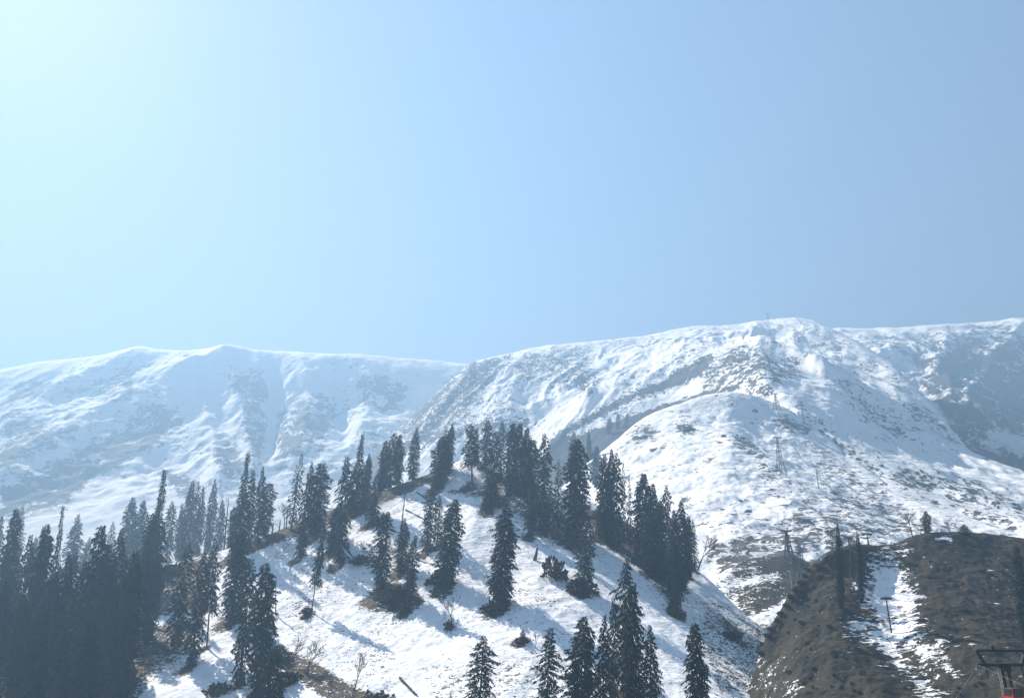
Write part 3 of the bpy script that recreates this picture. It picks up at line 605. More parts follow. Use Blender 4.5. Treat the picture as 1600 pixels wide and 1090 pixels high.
T_ = [
 # left grove
 (3, 805, -14, 960, 18, 'column', 'hazy fir cut by the left edge of the photo, behind the left grove'),
 (23, 793, 2, 985, 26, 'dense', 'broad hazy fir at the far left, its tip just left of a nodding slender one'),
 (36, 789, 18, 955, 18, 'thin', 'slender hazy fir at far left with a nodding hooked tip'),
 (47, 833, 20, 1040, 24, 'ragged', 'dark pointed fir standing in front of the hazy far left pair'),
 (57, 838, 45, 960, 14, 'column', 'small pale fir hidden in the gap left of the broad left grove fir'),
 (74, 816, 46, 1050, 36, 'dense', 'broad dark fir of the left grove with its rounded shoulder beside a taller slender tip'),
 (97, 788, 74, 1000, 24, 'thintop', 'tall slender stepped fir, highest tip left of the bright snowfield'),
 (123, 802, 107, 935, 30, 'spire', 'pale cone-shaped fir standing apart against the bright snowfield behind the left grove'),
 (107, 864, 84, 1070, 30, 'column', 'dark column fir in front of the pale cone-shaped one'),
 (160, 819, 134, 1065, 44, 'dense', 'widest fir of the left grove, dark with a blunt rounded top'),
 (176, 813, 166, 920, 14, 'thin', 'thin pale fir tip peeping between the widest grove fir and its right neighbour'),
 (191, 825, 166, 1030, 30, 'column', 'dark fir leaning against the right side of the widest grove fir'),
 (207, 775, 196, 890, 22, 'column', 'left one of two pale blue firs standing close together behind the grove'),
 (224, 781, 213, 890, 22, 'column', 'right one of two pale blue firs standing close together behind the grove'),
 (213, 860, 188, 1110, 38, 'dense', 'big dark fir at the right front of the left grove above the snow patch'),
 (38, 925, 14, 1150, 32, 'dense', 'dark front fir low in the bottom left corner'),
 (64, 940, 44, 1170, 34, 'column', 'dark front fir at the bottom edge, second from the left corner'),
 (8, 905, -16, 1120, 30, 'dense', 'dark fir cut by the left edge low in the photo'),
 (142, 960, 124, 1180, 34, 'dense', 'dark low fir at the bottom edge under the widest grove fir'),
 (100, 985, 82, 1190, 30, 'ragged', 'low dark fir at the bottom edge between two bigger grove firs'),
 # ridge, left part
 (257, 732, 232, 925, 42, 'thintop', 'tall tufted fir with a wide skirt, left of the brown clearing'),
 (240, 800, 226, 925, 24, 'dense', 'short fir pressed against the left side of the tall tufted fir'),
 (270, 782, 260, 880, 22, 'ragged', 'short hazy fir just right of the tall tufted fir'),
 (301, 750, 286, 872, 20, 'column', 'blunt-topped fir leaning right, first of the row of four behind the clearing'),
 (310, 753, 299, 872, 16, 'thin', 'thin fir tucked right behind the blunt-topped leaning one'),
 (318, 759, 308, 868, 16, 'spire', 'shorter pointed fir between the thin fir and the sharp spire'),
 (336, 747, 325, 862, 20, 'spire', 'sharp spire fir at the right end of the row behind the clearing'),
 (349, 779, 343, 856, 15, 'spire', 'pale small fir right beside the bare leaning pole'),
 (387, 706, 371, 868, 36, 'thintop', 'tallest ragged fir on the left end of the snowy ridge'),
 (376, 828, 364, 968, 36, 'dense', 'dense dark fir below the tallest ragged fir'),
 (395, 733, 387, 858, 20, 'ragged', 'dark fir touching the right side of the tallest ragged fir'),
 (411, 727, 403, 848, 20, 'spire', 'slim pointed fir between the tallest ragged fir and a broken one'),
 (422, 754, 415, 838, 22, 'broken', 'broken-topped fir with a forked head beside the bare stumps on the ridge'),
 (293, 848, 272, 1010, 32, 'ragged', 'dark shaggy fir at the right side of the brown clearing'),
 (318, 860, 300, 1040, 28, 'ragged', 'dark shaggy fir on the edge of the lower left snow strip'),
 (336, 838, 322, 1010, 22, 'barefoot', 'fir with a bare lower trunk in front of the left snow strip'),
 (393, 871, 375, 1068, 30, 'ragged', 'narrow dark fir left of the bulky shaggy one on the lower snow slope'),
 (416, 877, 406, 1085, 46, 'dense', 'bulky shaggy fir in front of the open snow slope, a dead spike at its shoulder'),
 (430, 1008, 425, 1160, 38, 'dense', 'dark fir at the bottom edge below the bulky shaggy fir'),
 # ridge, middle
 (471, 707, 456, 828, 24, 'sparse', 'thin see-through fir with stepped branches alone on the ridge'),
 (488, 720, 470, 870, 24, 'spire', 'dark pointed fir leaning right, left of a fat round-topped one'),
 (503, 723, 491, 835, 32, 'round', 'fat round-topped fir on the ridge'),
 (507, 818, 487, 957, 16, 'barefoot', 'crooked thin fir with drooping rags alone on the open snow'),
 (544, 711, 531, 880, 26, 'ragged', 'long ragged fir with a bent tip reaching far below the ridge line'),
 (529, 790, 521, 860, 26, 'dense', 'squat dark fir just below the brown ridge strip'),
 (566, 677, 553, 800, 32, 'thintop', 'tall fir with a knobbed top, highest on the middle of the ridge'),
 (577, 708, 569, 795, 18, 'column', 'hazy fir at the right side of the tall knob-topped fir'),
 (589, 738, 581, 818, 26, 'ragged', 'short wide-skirted fir sitting on the brown ridge strip'),
 (602, 687, 597, 768, 17, 'column', 'left one of three slim firs clumped on the ridge'),
 (615, 675, 608, 763, 20, 'ragged', 'tallest and middle one of three slim firs clumped on the ridge'),
 (625, 678, 619, 757, 18, 'column', 'right one of three slim firs clumped on the ridge'),
 (651, 667, 642, 745, 22, 'spire', 'lone leaning fir on the ridge against the far snow'),
 (600, 799, 595, 920, 26, 'broken', 'fir with a forked dead top below the ridge'),
 (634, 808, 626, 893, 26, 'spire', 'cone-shaped fir growing at the foot of the tall bare spike'),
 (649, 834, 634, 955, 22, 'barefoot', 'ragged fir with a long bare trunk on the snow slope'),
 (676, 757, 666, 860, 22, 'ragged', 'left one of two slim firs below the summit of the hill'),
 (688, 772, 682, 853, 19, 'thin', 'right one of two slim firs below the summit of the hill'),
 (709, 778, 697, 915, 34, 'dense', 'solid dark column fir left of the lone central fir'),
 (791, 790, 780, 950, 38, 'dense', 'lone full fir in the middle of the open snow slope'),
 (706, 661, 700, 737, 15, 'column', 'thin tip at the right rear of the leaning clump on the summit'),
 (697, 670, 691, 748, 19, 'ragged', 'middle fir of the leaning clump on the summit'),
 (689, 681, 684, 762, 26, 'column', 'front left fir of the leaning clump on the summit'),
 (737, 663, 737, 757, 26, 'barefoot', 'fir with a full head on a bare trunk at the snowy summit'),
 (746, 666, 744, 722, 11, 'thin', 'thin hazy fir behind the bare-trunked summit fir'),
 # summit, right
 (763, 655, 759, 732, 20, 'ragged', 'shaggy fir first from the left in the summit grove'),
 (773, 673, 770, 778, 20, 'ragged', 'low dark fir between two shaggy taller ones in the summit grove'),
 (766, 735, 762, 798, 24, 'ragged', 'small shrubby fir on the brown patch in front of the summit grove'),
 (786, 657, 783, 748, 18, 'thin', 'slim fir standing a little apart in the middle of the summit grove'),
 (801, 660, 796, 775, 21, 'round', 'left one of three knob-headed firs in the summit grove'),
 (812, 660, 809, 772, 18, 'round', 'middle one of three knob-headed firs in the thick of the summit grove'),
 (823, 667, 820, 770, 20, 'column', 'right one of three knob-headed firs in the thick of the summit grove'),
 (833, 685, 830, 780, 23, 'round', 'round-headed fir closing the summit grove on the right'),
 (831, 760, 828, 838, 22, 'spire', 'small fir with a spreading foot below the summit grove'),
 (850, 676, 851, 830, 26, 'ragged', 'tall shaggy fir standing alone right of the summit grove'),
 (872, 716, 873, 836, 24, 'sparse', 'pale thin fir between the shaggy fir and the giant column fir'),
 (904, 685, 898, 848, 42, 'dense', 'giant thick column fir, biggest right of the summit'),
 (918, 815, 912, 925, 32, 'ragged', 'fir on a dark mound of scrub below the giant column fir'),
 # right clump
 (945, 708, 941, 840, 26, 'column', 'left fir of the right-hand clump'),
 (955, 700, 953, 846, 22, 'column', 'tallest fir of the right-hand clump'),
 (964, 705, 963, 855, 22, 'ragged', 'third fir from the left in the right-hand clump'),
 (973, 719, 975, 858, 15, 'sparse', 'see-through fir right of the tallest in the right-hand clump'),
 (983, 740, 985, 862, 14, 'sparse', 'low see-through fir in the gap of the right-hand clump'),
 (1005, 738, 1002, 875, 32, 'dense', 'wide fir with a thin leader heading the dark wall of firs on the right flank'),
 (1022, 754, 1022, 890, 22, 'column', 'second fir in the dark wall of firs on the right flank'),
 (1031, 780, 1030, 905, 24, 'dense', 'buried fir in the dark wall of firs, below two higher tips'),
 (1041, 756, 1040, 898, 22, 'ragged', 'high tip right of centre in the dark wall of firs'),
 (1054, 794, 1052, 930, 20, 'column', 'lower fir left of the last high tip in the dark wall'),
 (1064, 782, 1064, 915, 26, 'column', 'last high tip at the right end of the dark wall of firs'),
 (1050, 835, 1056, 955, 24, 'ragged', 'lowest fir of the dark wall, its foot pointing down the snow'),
 (1075, 805, 1076, 900, 18, 'dense', 'short fir at the outer edge of the dark wall of firs'),
 (1082, 810, 1086, 890, 12, 'thin', 'thin fir at the very edge of the hill beside the leaning bare tree'),
 (1014, 800, 1014, 895, 26, 'dense', 'low dark fir filling the foot of the dark wall on its left'),
 # front, bottom
 (977, 868, 975, 1080, 32, 'ragged', 'tall shaggy fir highest of the bottom front group'),
 (988, 912, 988, 1165, 38, 'dense', 'bulky dark fir overlapping the tallest of the bottom front group'),
 (1016, 974, 1019, 1175, 34, 'spire', 'short cone fir at the right end of the bottom front group'),
 (1087, 971, 1093, 1180, 38, 'dense', 'dark fir standing alone at the bottom right of the hill'),
 (960, 930, 957, 1110, 22, 'ragged', 'slim fir squeezed left of the tallest of the bottom front group'),
 (757, 991, 745, 1150, 44, 'ragged', 'shaggy fir standing apart at the bottom edge right of a fallen log'),
 (859, 978, 853, 1165, 38, 'ragged', 'dull fir at the bottom edge left of the bottom front group'),
 (912, 960, 904, 1175, 46, 'dense', 'big pointed fir at the left of the bottom front group'),
 (945, 958, 941, 1178, 38, 'spire', 'second big pointed fir of the bottom front group'),
 (819, 982, 818, 998, 9, 'spire', 'tiny young fir alone in the blue shadow on the snow'),
]
BACK = {(3, 805), (36, 789), (57, 838), (123, 802), (176, 813), (207, 775), (224, 781), (270, 782), (301, 750), (310, 753), (318, 759), (336, 747), (349, 779)}
for (xt, yt, xb, yb, w, kind, label) in T_:
    if (xt, yt) in BACK: conifer(xt, yt, xb, min(yb, 905), w, kind, label, sh=back, tmax=2.0)
    else: conifer(xt, yt, xb, yb, w, kind, label)
for (xt, yt, xb, yb, w, kind) in [(88, 890, 66, 1085, 34, 'dense'), (124, 900, 104, 1100, 36, 'column'), (150, 868, 128, 1050, 32, 'ragged'), (176, 880, 152, 1085, 34, 'dense'), (202, 872, 182, 1060, 30, 'column'),
                                  (30, 868, 6, 1030, 28, 'ragged'), (14, 858, -8, 1010, 26, 'column'), (60, 885, 38, 1060, 30, 'column'), (228, 858, 212, 1010, 30, 'ragged'), (246, 868, 230, 1000, 26, 'dense'),
                                  (118, 862, 100, 990, 24, 'ragged'), (170, 852, 152, 985, 26, 'column')]:
    conifer(xt, yt, xb, yb, w, kind, 'dark fir buried among the others in the dense left grove')
for (xt, yt, xb, yb, w, kind, label) in [
    (70, 826, 60, 915, 16, 'column', 'pale fir showing as a faint tip behind the broad left grove fir'),
    (141, 838, 128, 905, 18, 'spire', 'faint pale fir low behind the widest grove fir, on its left'),
    (243, 800, 236, 880, 16, 'column', 'pale fir showing between the pale blue pair and the tall tufted fir'),
    (285, 785, 277, 872, 16, 'spire', 'faint pale fir between the short hazy fir and the row of four'),
    (366, 790, 360, 868, 15, 'column', 'pale fir tip just left of the tallest ragged ridge fir')]:
    conifer(xt, yt, xb, yb, w, kind, label, sh=back, tmax=2.0)
for (xt, yt, xb, yb, w, kind, label) in [
    (896, 673, 893, 735, 15, 'column', 'hazy blue fir on the shaded slope behind the giant column fir'),
    (932, 696, 929, 752, 16, 'dense', 'hazy blue fir in the shade left of the right-hand clump'),
    (919, 669, 917, 708, 9, 'spire', 'tiny hazy fir on the shaded slope left of the dome'),
    (980, 642, 978, 660, 6, 'spire', 'tiny fir upright on the small snow patch behind the dome'),
    (966, 646, 965, 664, 7, 'column', 'tiny fir left of another on the small snow patch behind the dome'),
    (953, 652, 952, 672, 8, 'dense', 'tiny dim fir left edge of the small snow patch behind the dome')]:
    conifer(xt, yt, xb, yb + 6, w, kind, label, 'distant firs behind the dome', sh=dome if yt > 665 else mainm, tmax=4.0, well=False)
for (xt, yt, xb, yb, w, kind, label) in [
    (1449, 797, 1448, 832, 13, 'column', 'dense little column fir on the crest of the brown knoll'),
    (1508, 818, 1508, 836, 16, 'spire', 'squat bushy fir on the crest of the brown knoll'),
    (1315, 816, 1314, 950, 13, 'column', 'tall thin dark fir, thickest of the bare-looking row on the brown knoll'),
    (1348, 830, 1347, 942, 11, 'column', 'tall thin dark fir along the left edge of the snowy gully'),
    (1602, 850, 1606, 1000, 20, 'dense', 'dim fir at the right edge of the photo on the brown knoll')]:
    conifer(xt, yt, xb, yb, w, kind, label, 'firs on the brown knoll', sh=knoll, tmax=4.0)

# ------------------------------------------------------------------ bare trees, snags, stumps, logs, shrubs, boulders
def bare_tree_meshes(seed, H, spread, lean=(0, 0), fork=0.25, thick=0.03, levels=4, bend=0.5):
    rs = random.Random(seed); tr = MB(); br = MB()
    def grow(p, d, L, r, lev, m):
        n = 3; q = p
        for i in range(n):
            d = (d + Vector((rs.uniform(-1, 1), rs.uniform(-1, 1), rs.uniform(-0.3, 0.8))) * 0.13).normalized()
            q2 = q + d * (L / n); r2 = r * (0.86 if i < n - 1 else 0.72)
            m.ring(q, q2, r, r2, 5 if lev < 2 else 3, caps=False); q, r = q2, r2
            if lev >= 1 and lev < levels and rs.random() < 0.75:
                side(q, d, L * 0.62, r * 0.62, lev + 1)
        if lev < levels:
            for _ in range(2 if lev else 3): side(q, d, L * rs.uniform(0.6, 0.85), r * 0.8, lev + 1)
    def side(q, d, L, r, lev):
        az = rs.uniform(0, 6.28); v = Vector((math.cos(az), math.sin(az), 0))
        nd = (d * 1.0 + v * spread * rs.uniform(0.5, 1.1) + Vector((lean[0], lean[1], 0)) * 0.3).normalized()
        grow(q, nd, L, max(r, 0.025 * H / 8), lev, br)
    grow(Vector((0, 0, -0.5)), Vector((lean[0], lean[1], 1)).normalized(), H * fork + 0.5, H * thick, 0, tr)
    return tr.mesh('trunk', M_TWIG), br.mesh('branches', M_TWIG)
def bare_tree(xt, yt, xb, yb, label, seed, spread=0.7, lean=(0, 0), fork=0.28, sh=None, levels=4, group='bare trees on the slopes', thick=0.022, name='bare_tree'):
    P = hit(sh or hill, xb, yb, 4.0); h = top_height(P, yt)
    o = empty(name, (P.x, P.y, P.z - 0.1))
    t, b = bare_tree_meshes(seed, h, spread, lean, fork, thick, levels)
    zmax = max(v.co.z for v in b.vertices); o.scale = (h / zmax,) * 3
    link('trunk', t, o); link('branches', b, o)
    tag(o, label, 'tree', group)
bare_tree(445, 784, 444, 826, 'thin bare tree beside the stumps on the ridge', 21, 0.5)
bare_tree(458, 990, 447, 1042, 'bare forked tree just right of the bulky shaggy fir, leaning right', 22, 0.55, (0.25, 0))
bare_tree(492, 996, 478, 1052, 'bushy bare tree with a wide fan of boughs on the lower slope', 23, 0.75, (0.15, 0), 0.2)
bare_tree(563, 1015, 553, 1078, 'slim bare tree with upright boughs near the bottom edge', 24, 0.35, (0.1, 0))
bare_tree(713, 924, 707, 978, 'bare tree with fine upright twigs below the solid dark column fir', 25, 0.45)
bare_tree(1102, 838, 1088, 888, 'leaning bare tree with a round twiggy head at the hill edge', 26, 0.7, (0.35, 0))
bare_tree(1300, 820, 1303, 866, 'wide twiggy bare tree on the left end of the brown crest', 27, 0.8, sh=knoll)
bare_tree(1317, 815, 1312, 860, 'taller twiggy bare tree next to the dead trunk on the brown crest', 28, 0.55, sh=knoll)
bare_tree(1424, 797, 1426, 838, 'airy bare tree with two stems on the brown crest', 29, 0.8, sh=knoll)
bare_tree(1440, 803, 1437, 837, 'bare tree leaning towards the little column fir on the crest', 30, 0.6, (0.2, 0), sh=knoll)
bare_tree(1483, 813, 1484, 834, 'low twiggy shrub in the middle of the brown crest', 31, 1.0, fork=0.12, sh=knoll)
bare_tree(1470, 824, 1468, 836, 'tiny twiggy shrub right of the little column fir', 32, 1.0, fork=0.12, sh=knoll)
bare_tree(1500, 815, 1499, 834, 'thin twiggy shrub touching the squat bushy fir', 33, 0.9, fork=0.15, sh=knoll)
bare_tree(835, 985, 836, 1012, 'thin bare sapling left of the dull bottom fir', 34, 0.3)
bare_tree(582, 895, 585, 925, 'small bare sapling beside the brown patch on the slope', 35, 0.5)
bare_tree(1392, 985, 1395, 1012, 'low bare sapling in the snowy gully of the knoll', 36, 0.7, sh=knoll)

def dead_trunk(xt, yt, xb, yb, r, label, seed, sh=None, stubs=12, mat=M_DEAD, group='dead trunks', name='dead_tree'):
    P = hit(sh or hill, xb, yb, 4.0); h = top_height(P, yt)
    o = empty(name, P); rs = random.Random(seed); m = MB(); pts = []
    depth = P.y * cp + P.z * sp; lx = (xt - proj(P.x, P.y, P.z + h)[0]) * depth / F
    for i in range(9):
        f = i / 8; pts.append((Vector((lx * f + rs.uniform(-.06, .06), rs.uniform(-.06, .06), -0.8 + (h + .8) * f)), r * (1 - 0.62 * f)))
    for (p, a), (q, b) in zip(pts[:-1], pts[1:]): m.ring(p, q, a, b, 7, caps=(q is pts[-1][0]))
    s = m
    for k in range(stubs):
        f = rs.uniform(0.15, 0.98); az = rs.uniform(0, 6.28); L = rs.uniform(0.5, 1.3) * (1.3 - f)
        p = Vector((lx * f, 0, h * f)); s.ring(p, p + Vector((math.cos(az) * L, math.sin(az) * L, rs.uniform(-0.6, 0.3) * L)), 0.09, 0.04, 4)
    m.build('trunk', mat, o)
    tag(o, label, 'dead tree', group)
dead_trunk(357, 779, 349, 858, 0.34, 'bare leaning pole of a dead tree at the left end of the ridge', 1)
dead_trunk(633, 770, 624, 860, 0.36, 'tall bare spike of a dead tree above the cone-shaped fir', 2, stubs=18)
dead_trunk(438, 812, 437, 829, 0.35, 'taller bare stump left of the thin bare tree on the ridge', 3, stubs=2, name='tree_stump')
dead_trunk(427, 817, 426, 834, 0.4, 'short bare stump beside the broken-topped fir', 4, stubs=2, name='tree_stump')
dead_trunk(449, 794, 447, 826, 0.3, 'thin dead pole close to the thin bare tree on the ridge', 5, stubs=6)
dead_trunk(1329, 838, 1328, 925, 0.20, 'thin dead trunk between two tall thin firs on the brown knoll', 8, sh=knoll, stubs=40)
dead_trunk(1338, 822, 1338, 915, 0.20, 'thin dead trunk close to the tall thin fir at the gully edge', 9, sh=knoll, stubs=40)
dead_trunk(431, 898, 430, 960, 0.22, 'dead spike at the right shoulder of the bulky shaggy fir', 10, stubs=6)
dead_trunk(840, 855, 836, 874, 0.75, 'stout leaning stump on the snow above the dark scrub mound', 12, stubs=2, name='tree_stump')
def log(x0, y0, x1, y1, r, label, mat=M_BARKD):
    a = hit(hill, x0, y0, 4.0); b = hit(hill, x1, y1, 4.0); a.z += r * 0.7; b.z += r * 0.7
    o = empty('fallen_log', a); m = MB(); n = 7; rs = random.Random(int(x0))
    d = b - a; pts = [(d * (i / n) + Vector((0, 0, rs.uniform(-.08, .08))), r * (1 - 0.45 * i / n)) for i in range(n + 1)]
    for (p, q0), (q, q1) in zip(pts[:-1], pts[1:]): m.ring(p, q, q0, q1, 7)
    s = m
    for i in range(7):
        p = d * rs.uniform(0.3, 0.98); s.ring(p, p + Vector((rs.uniform(-.8, .8), rs.uniform(-.5, .2), rs.uniform(0.1, 0.9))), 0.08, 0.03, 4)
    m.build('trunk', mat, o)
    tag(o, label, 'log', 'fallen logs on the snow')
log(635, 797, 664, 813, 0.35, 'dark fallen log on the snow right of the tall bare spike')
log(650, 769, 668, 782, 0.3, 'short fallen log just under the crest left of the summit')
log(720, 766, 770, 772, 0.4, 'long level fallen log below the bare-trunked summit fir')
log(866, 837, 905, 871, 0.45, 'thick fallen log sloping down beside the giant column fir')
log(624, 1059, 652, 1088, 0.3, 'dark fallen log at the bottom edge of the snow slope', M_BARKD)
log(239, 919, 248, 906, 0.32, 'pale stripped log lying in the brown clearing', M_PALE)
log(234, 978, 262, 986, 0.3, 'pale thin log among scrub below the brown clearing', M_PALE)

def shrub_mesh(seed, n=420, flat=0.5):
    rs = np.random.RandomState(seed); cl = rs.normal(0, 1, (9, 3)); cl /= np.linalg.norm(cl, axis=1)[:, None]; cl *= 0.55; cl[:, 2] = np.abs(cl[:, 2]) * flat
    c = cl[rs.randint(0, 9, n)]; d = rs.normal(0, 1, (n, 3)); d /= np.linalg.norm(d, axis=1)[:, None]
    P = c + d * (rs.uniform(0.1, 1, n) ** 0.5 * 0.42)[:, None]; P[:, 2] = np.abs(P[:, 2])
    d2 = d + rs.normal(0, .5, (n, 3)); d2 /= np.linalg.norm(d2, axis=1)[:, None]; s = np.cross(d2, rs.normal(0, 1, (n, 3))); s /= np.linalg.norm(s, axis=1)[:, None]
    L = rs.uniform(0.10, 0.34, n)[:, None] * np.where(rs.rand(n) < 0.3, 1.5, 0.8)[:, None]
    Q = np.stack([P, P + d2 * L * .5 + s * L * .3, P + d2 * L, P + d2 * L * .5 - s * L * .3], 1).reshape(-1, 3)
    return mesh_np('foliage', Q, np.arange(len(Q)).reshape(-1, 4), M_SHRUB)
SHRUB = [shrub_mesh(s) for s in (1, 2, 3)]
def stem_mesh(seed):
    rs = random.Random(seed); m = MB()
    for i in range(40):
        az = rs.uniform(0, 6.28); e = rs.uniform(.3, 1); m.ring((0, 0, -.15), (math.cos(az) * .7 * e, math.sin(az) * .95 * e, .3 + .6 * (1 - e)), .022, .008, 4, caps=False)
    return m.mesh('stems', M_TWIG)
STEM = stem_mesh(4)
def shrub(x, y, w, hgt, label, i, sh=None):
    P = hit(sh or hill, x, y, 4.0); dep = P.y * cp + P.z * sp; s = w * dep / F / 2
    o = empty('shrub', P, i * 1.3); o.scale = (s, s, hgt * dep / F / 0.75)
    link('foliage', SHRUB[i % 3], o); link('stems', STEM, o); tag(o, label, 'shrub', 'low scrub on the slopes')
for i, (x, y, w, h_, label) in enumerate([
    (864, 902, 42, 32, 'largest dark scrub mound standing free on the snow'), (905, 925, 58, 20, 'wide scrub mound at the foot of the fir below the giant column fir'),
    (773, 952, 46, 12, 'brown scrub skirt at the foot of the lone central fir'), (688, 912, 46, 22, 'brown scrub skirt at the foot of the solid dark column fir'),
    (481, 957, 24, 9, 'scrub tuft at the foot of the crooked thin fir'), (704, 983, 18, 14, 'round scrub tuft at the foot of the fine-twigged bare tree'),
    (820, 1003, 34, 9, 'flat scrub below the tiny young fir'), (615, 940, 80, 20, 'long brown scrub patch below the forked dead-topped fir'),
    (590, 818, 30, 12, 'scrub under the short wide-skirted ridge fir'), (633, 957, 18, 12, 'scrub tuft at the foot of the long bare trunk'),
    (1060, 965, 30, 16, 'scrub patch below the lowest fir of the dark wall'), (1140, 995, 40, 12, 'dark scrub on the shaded flank near the valley'),
    (340, 1085, 40, 18, 'scrub mound at the bottom edge beside the lower left snow patch'), (265, 895, 50, 14, 'brown scrub in the clearing behind the tall tufted fir'),
    (845, 800, 40, 16, 'brown scrub between the summit grove and the shaggy fir'), (770, 790, 44, 16, 'brown scrub below the small shrubby fir of the summit grove'),
    (450, 1065, 60, 16, 'brown scrub at the bottom edge under the bushy bare tree'), (590, 1095, 60, 14, 'brown scrub along the bottom edge under the slim bare tree'),
    (560, 880, 34, 14, 'scrub on the snow left of the forked dead-topped fir'), (160, 1075, 80, 30, 'brown scrub at the bottom edge of the left grove'),
    (105, 1010, 50, 22, 'brown scrub in a gap of the left grove'), (890, 1060, 30, 10, 'scrub tuft in the snow left of the bottom front group')]):
    shrub(x, y, w, h_, label, i)

rk_ = random.Random(77); n_ = 0
while n_ < 90:
    x_, y_ = rk_.uniform(1205, 1595), rk_.uniform(870, 1085)
    P_ = hit(knoll, x_, y_, 4.0); k_ = int(np.argmin((knoll.X - P_.x) ** 2 + (knoll.Y - P_.y) ** 2))
    qx, qy = proj(P_.x, P_.y, P_.z)
    if knoll.bare.flat[k_] < 0.75 or abs(qx - x_) > 3: continue
    shrub(x_, y_, (rk_.uniform(6, 16) if n_ < 24 else rk_.uniform(2.5, 6)), rk_.uniform(2.0, 4), 'small dark scrub tuft on the bare slope of the brown knoll', n_, sh=knoll); n_ += 1

for i_, (x_, y_) in enumerate([(1262, 889), (1254, 897), (1247, 908), (1241, 919), (1234, 931), (1227, 944), (1219, 956), (1211, 968), (1203, 980), (1197, 991), (1191, 1004), (1188, 1018), (1278, 882), (1292, 873), (1306, 866), (1322, 860)]):
    shrub(x_ + 2, y_ + 3, rk_.uniform(8, 15), rk_.uniform(4, 7), 'ragged scrub tuft along the left edge of the brown knoll', i_, sh=knoll)

def boulder_mesh(seed):
    bm = bmesh.new(); bmesh.ops.create_icosphere(bm, subdivisions=4, radius=1.0)
    rs = np.random.RandomState(seed); nn = rs.normal(0, 1, (16, 3)); nn /= np.linalg.norm(nn, axis=1)[:, None]; off = rs.uniform(.45, .85, 16)
    lob = rs.normal(0, 1, (6, 3)); lob /= np.linalg.norm(lob, axis=1)[:, None]
    for v in bm.verts:
        p = np.array(v.co)
        p = p * (0.75 + 0.5 * max(0, float((lob @ p).max())) ** 6)
        for a, o in zip(nn, off):
            k = p @ a - o
            if k > 0: p = p - a * k
        p *= 1 + 0.05 * math.sin(p[0] * 9 + seed) * math.sin(p[1] * 8 + 2 * seed) + 0.04 * math.sin(p[2] * 19 + p[0] * 13)
        v.co = Vector(p)
    me = bpy.data.meshes.new('boulder'); bm.to_mesh(me); bm.free(); me.materials.append(M_ROCK); return me
BOULD = [boulder_mesh(s) for s in range(4)]
def boulder(sh, x, y, w, h_, label, i):
    P = hit(sh, x, y, 4.0); dep = P.y * cp + P.z * sp; k = dep / F
    o = link('boulder', BOULD[i % 4], None, P); o.scale = (w * k / 2 * 0.95, w * k / 2 * 0.7, h_ * k / 2 * 1.25); o.location.z -= h_ * k * 0.15; o.rotation_euler = (0, 0.2 * math.sin(i * 2.1), i * 1.7)
    tag(o, label, 'boulder', 'boulders on the snow')
for i, (x, y, w, h_, label) in enumerate([
    (1072, 670, 34, 15, 'largest grey outcrop, high on the left of the dome'), (1131, 681, 15, 9, 'pointed boulder on the dome below its top'), (1180, 641, 17, 9, 'dark boulder close under the top of the dome'),
    (1143, 631, 10, 4, 'small flat boulder at the very top of the dome'), (1174, 661, 9, 5, 'small boulder below the dark one under the dome top'), (1125, 691, 22, 6, 'long low boulder just below the pointed one on the dome'),
    (1150, 680, 12, 7, 'boulder right of the pointed one on the dome'), (1165, 697, 26, 9, 'broad low outcrop between the dome top and the lattice tower'), (1168, 799, 26, 12, 'outcrop with a shadow in the middle of the lower dome slope'),
    (1156, 782, 13, 7, 'small boulder above the lower dome outcrop'), (1192, 725, 20, 8, 'outcrop left of the lattice tower foot'), (1458, 787, 18, 9, 'dark boulder on the snow above the brown crest'),
    (1422, 747, 20, 7, 'boulder right of the simple lift pole on the snow slope'), (1022, 702, 18, 5, 'low outcrop on the left shoulder of the dome'), (1225, 656, 24, 8, 'outcrop under the twin lift poles, left'),
    (1240, 664, 26, 8, 'outcrop under the twin lift poles, right'), (1376, 726, 18, 6, 'long low boulder high on the right snow slope'), (1590, 795, 24, 10, 'outcrop near the right edge above the brown crest'),
    (1185, 833, 12, 5, 'small boulder left of the tall lattice pylon'), (1262, 812, 26, 8, 'outcrop right of the tall lattice pylon'), (1340, 800, 26, 8, 'outcrop above the dead trunks on the snow'), (1400, 812, 22, 7, 'outcrop left of the airy bare tree')]):
    sh_ = dome if x < 1290 else mainm
    boulder(sh_, x, y, w, h_, label, i)

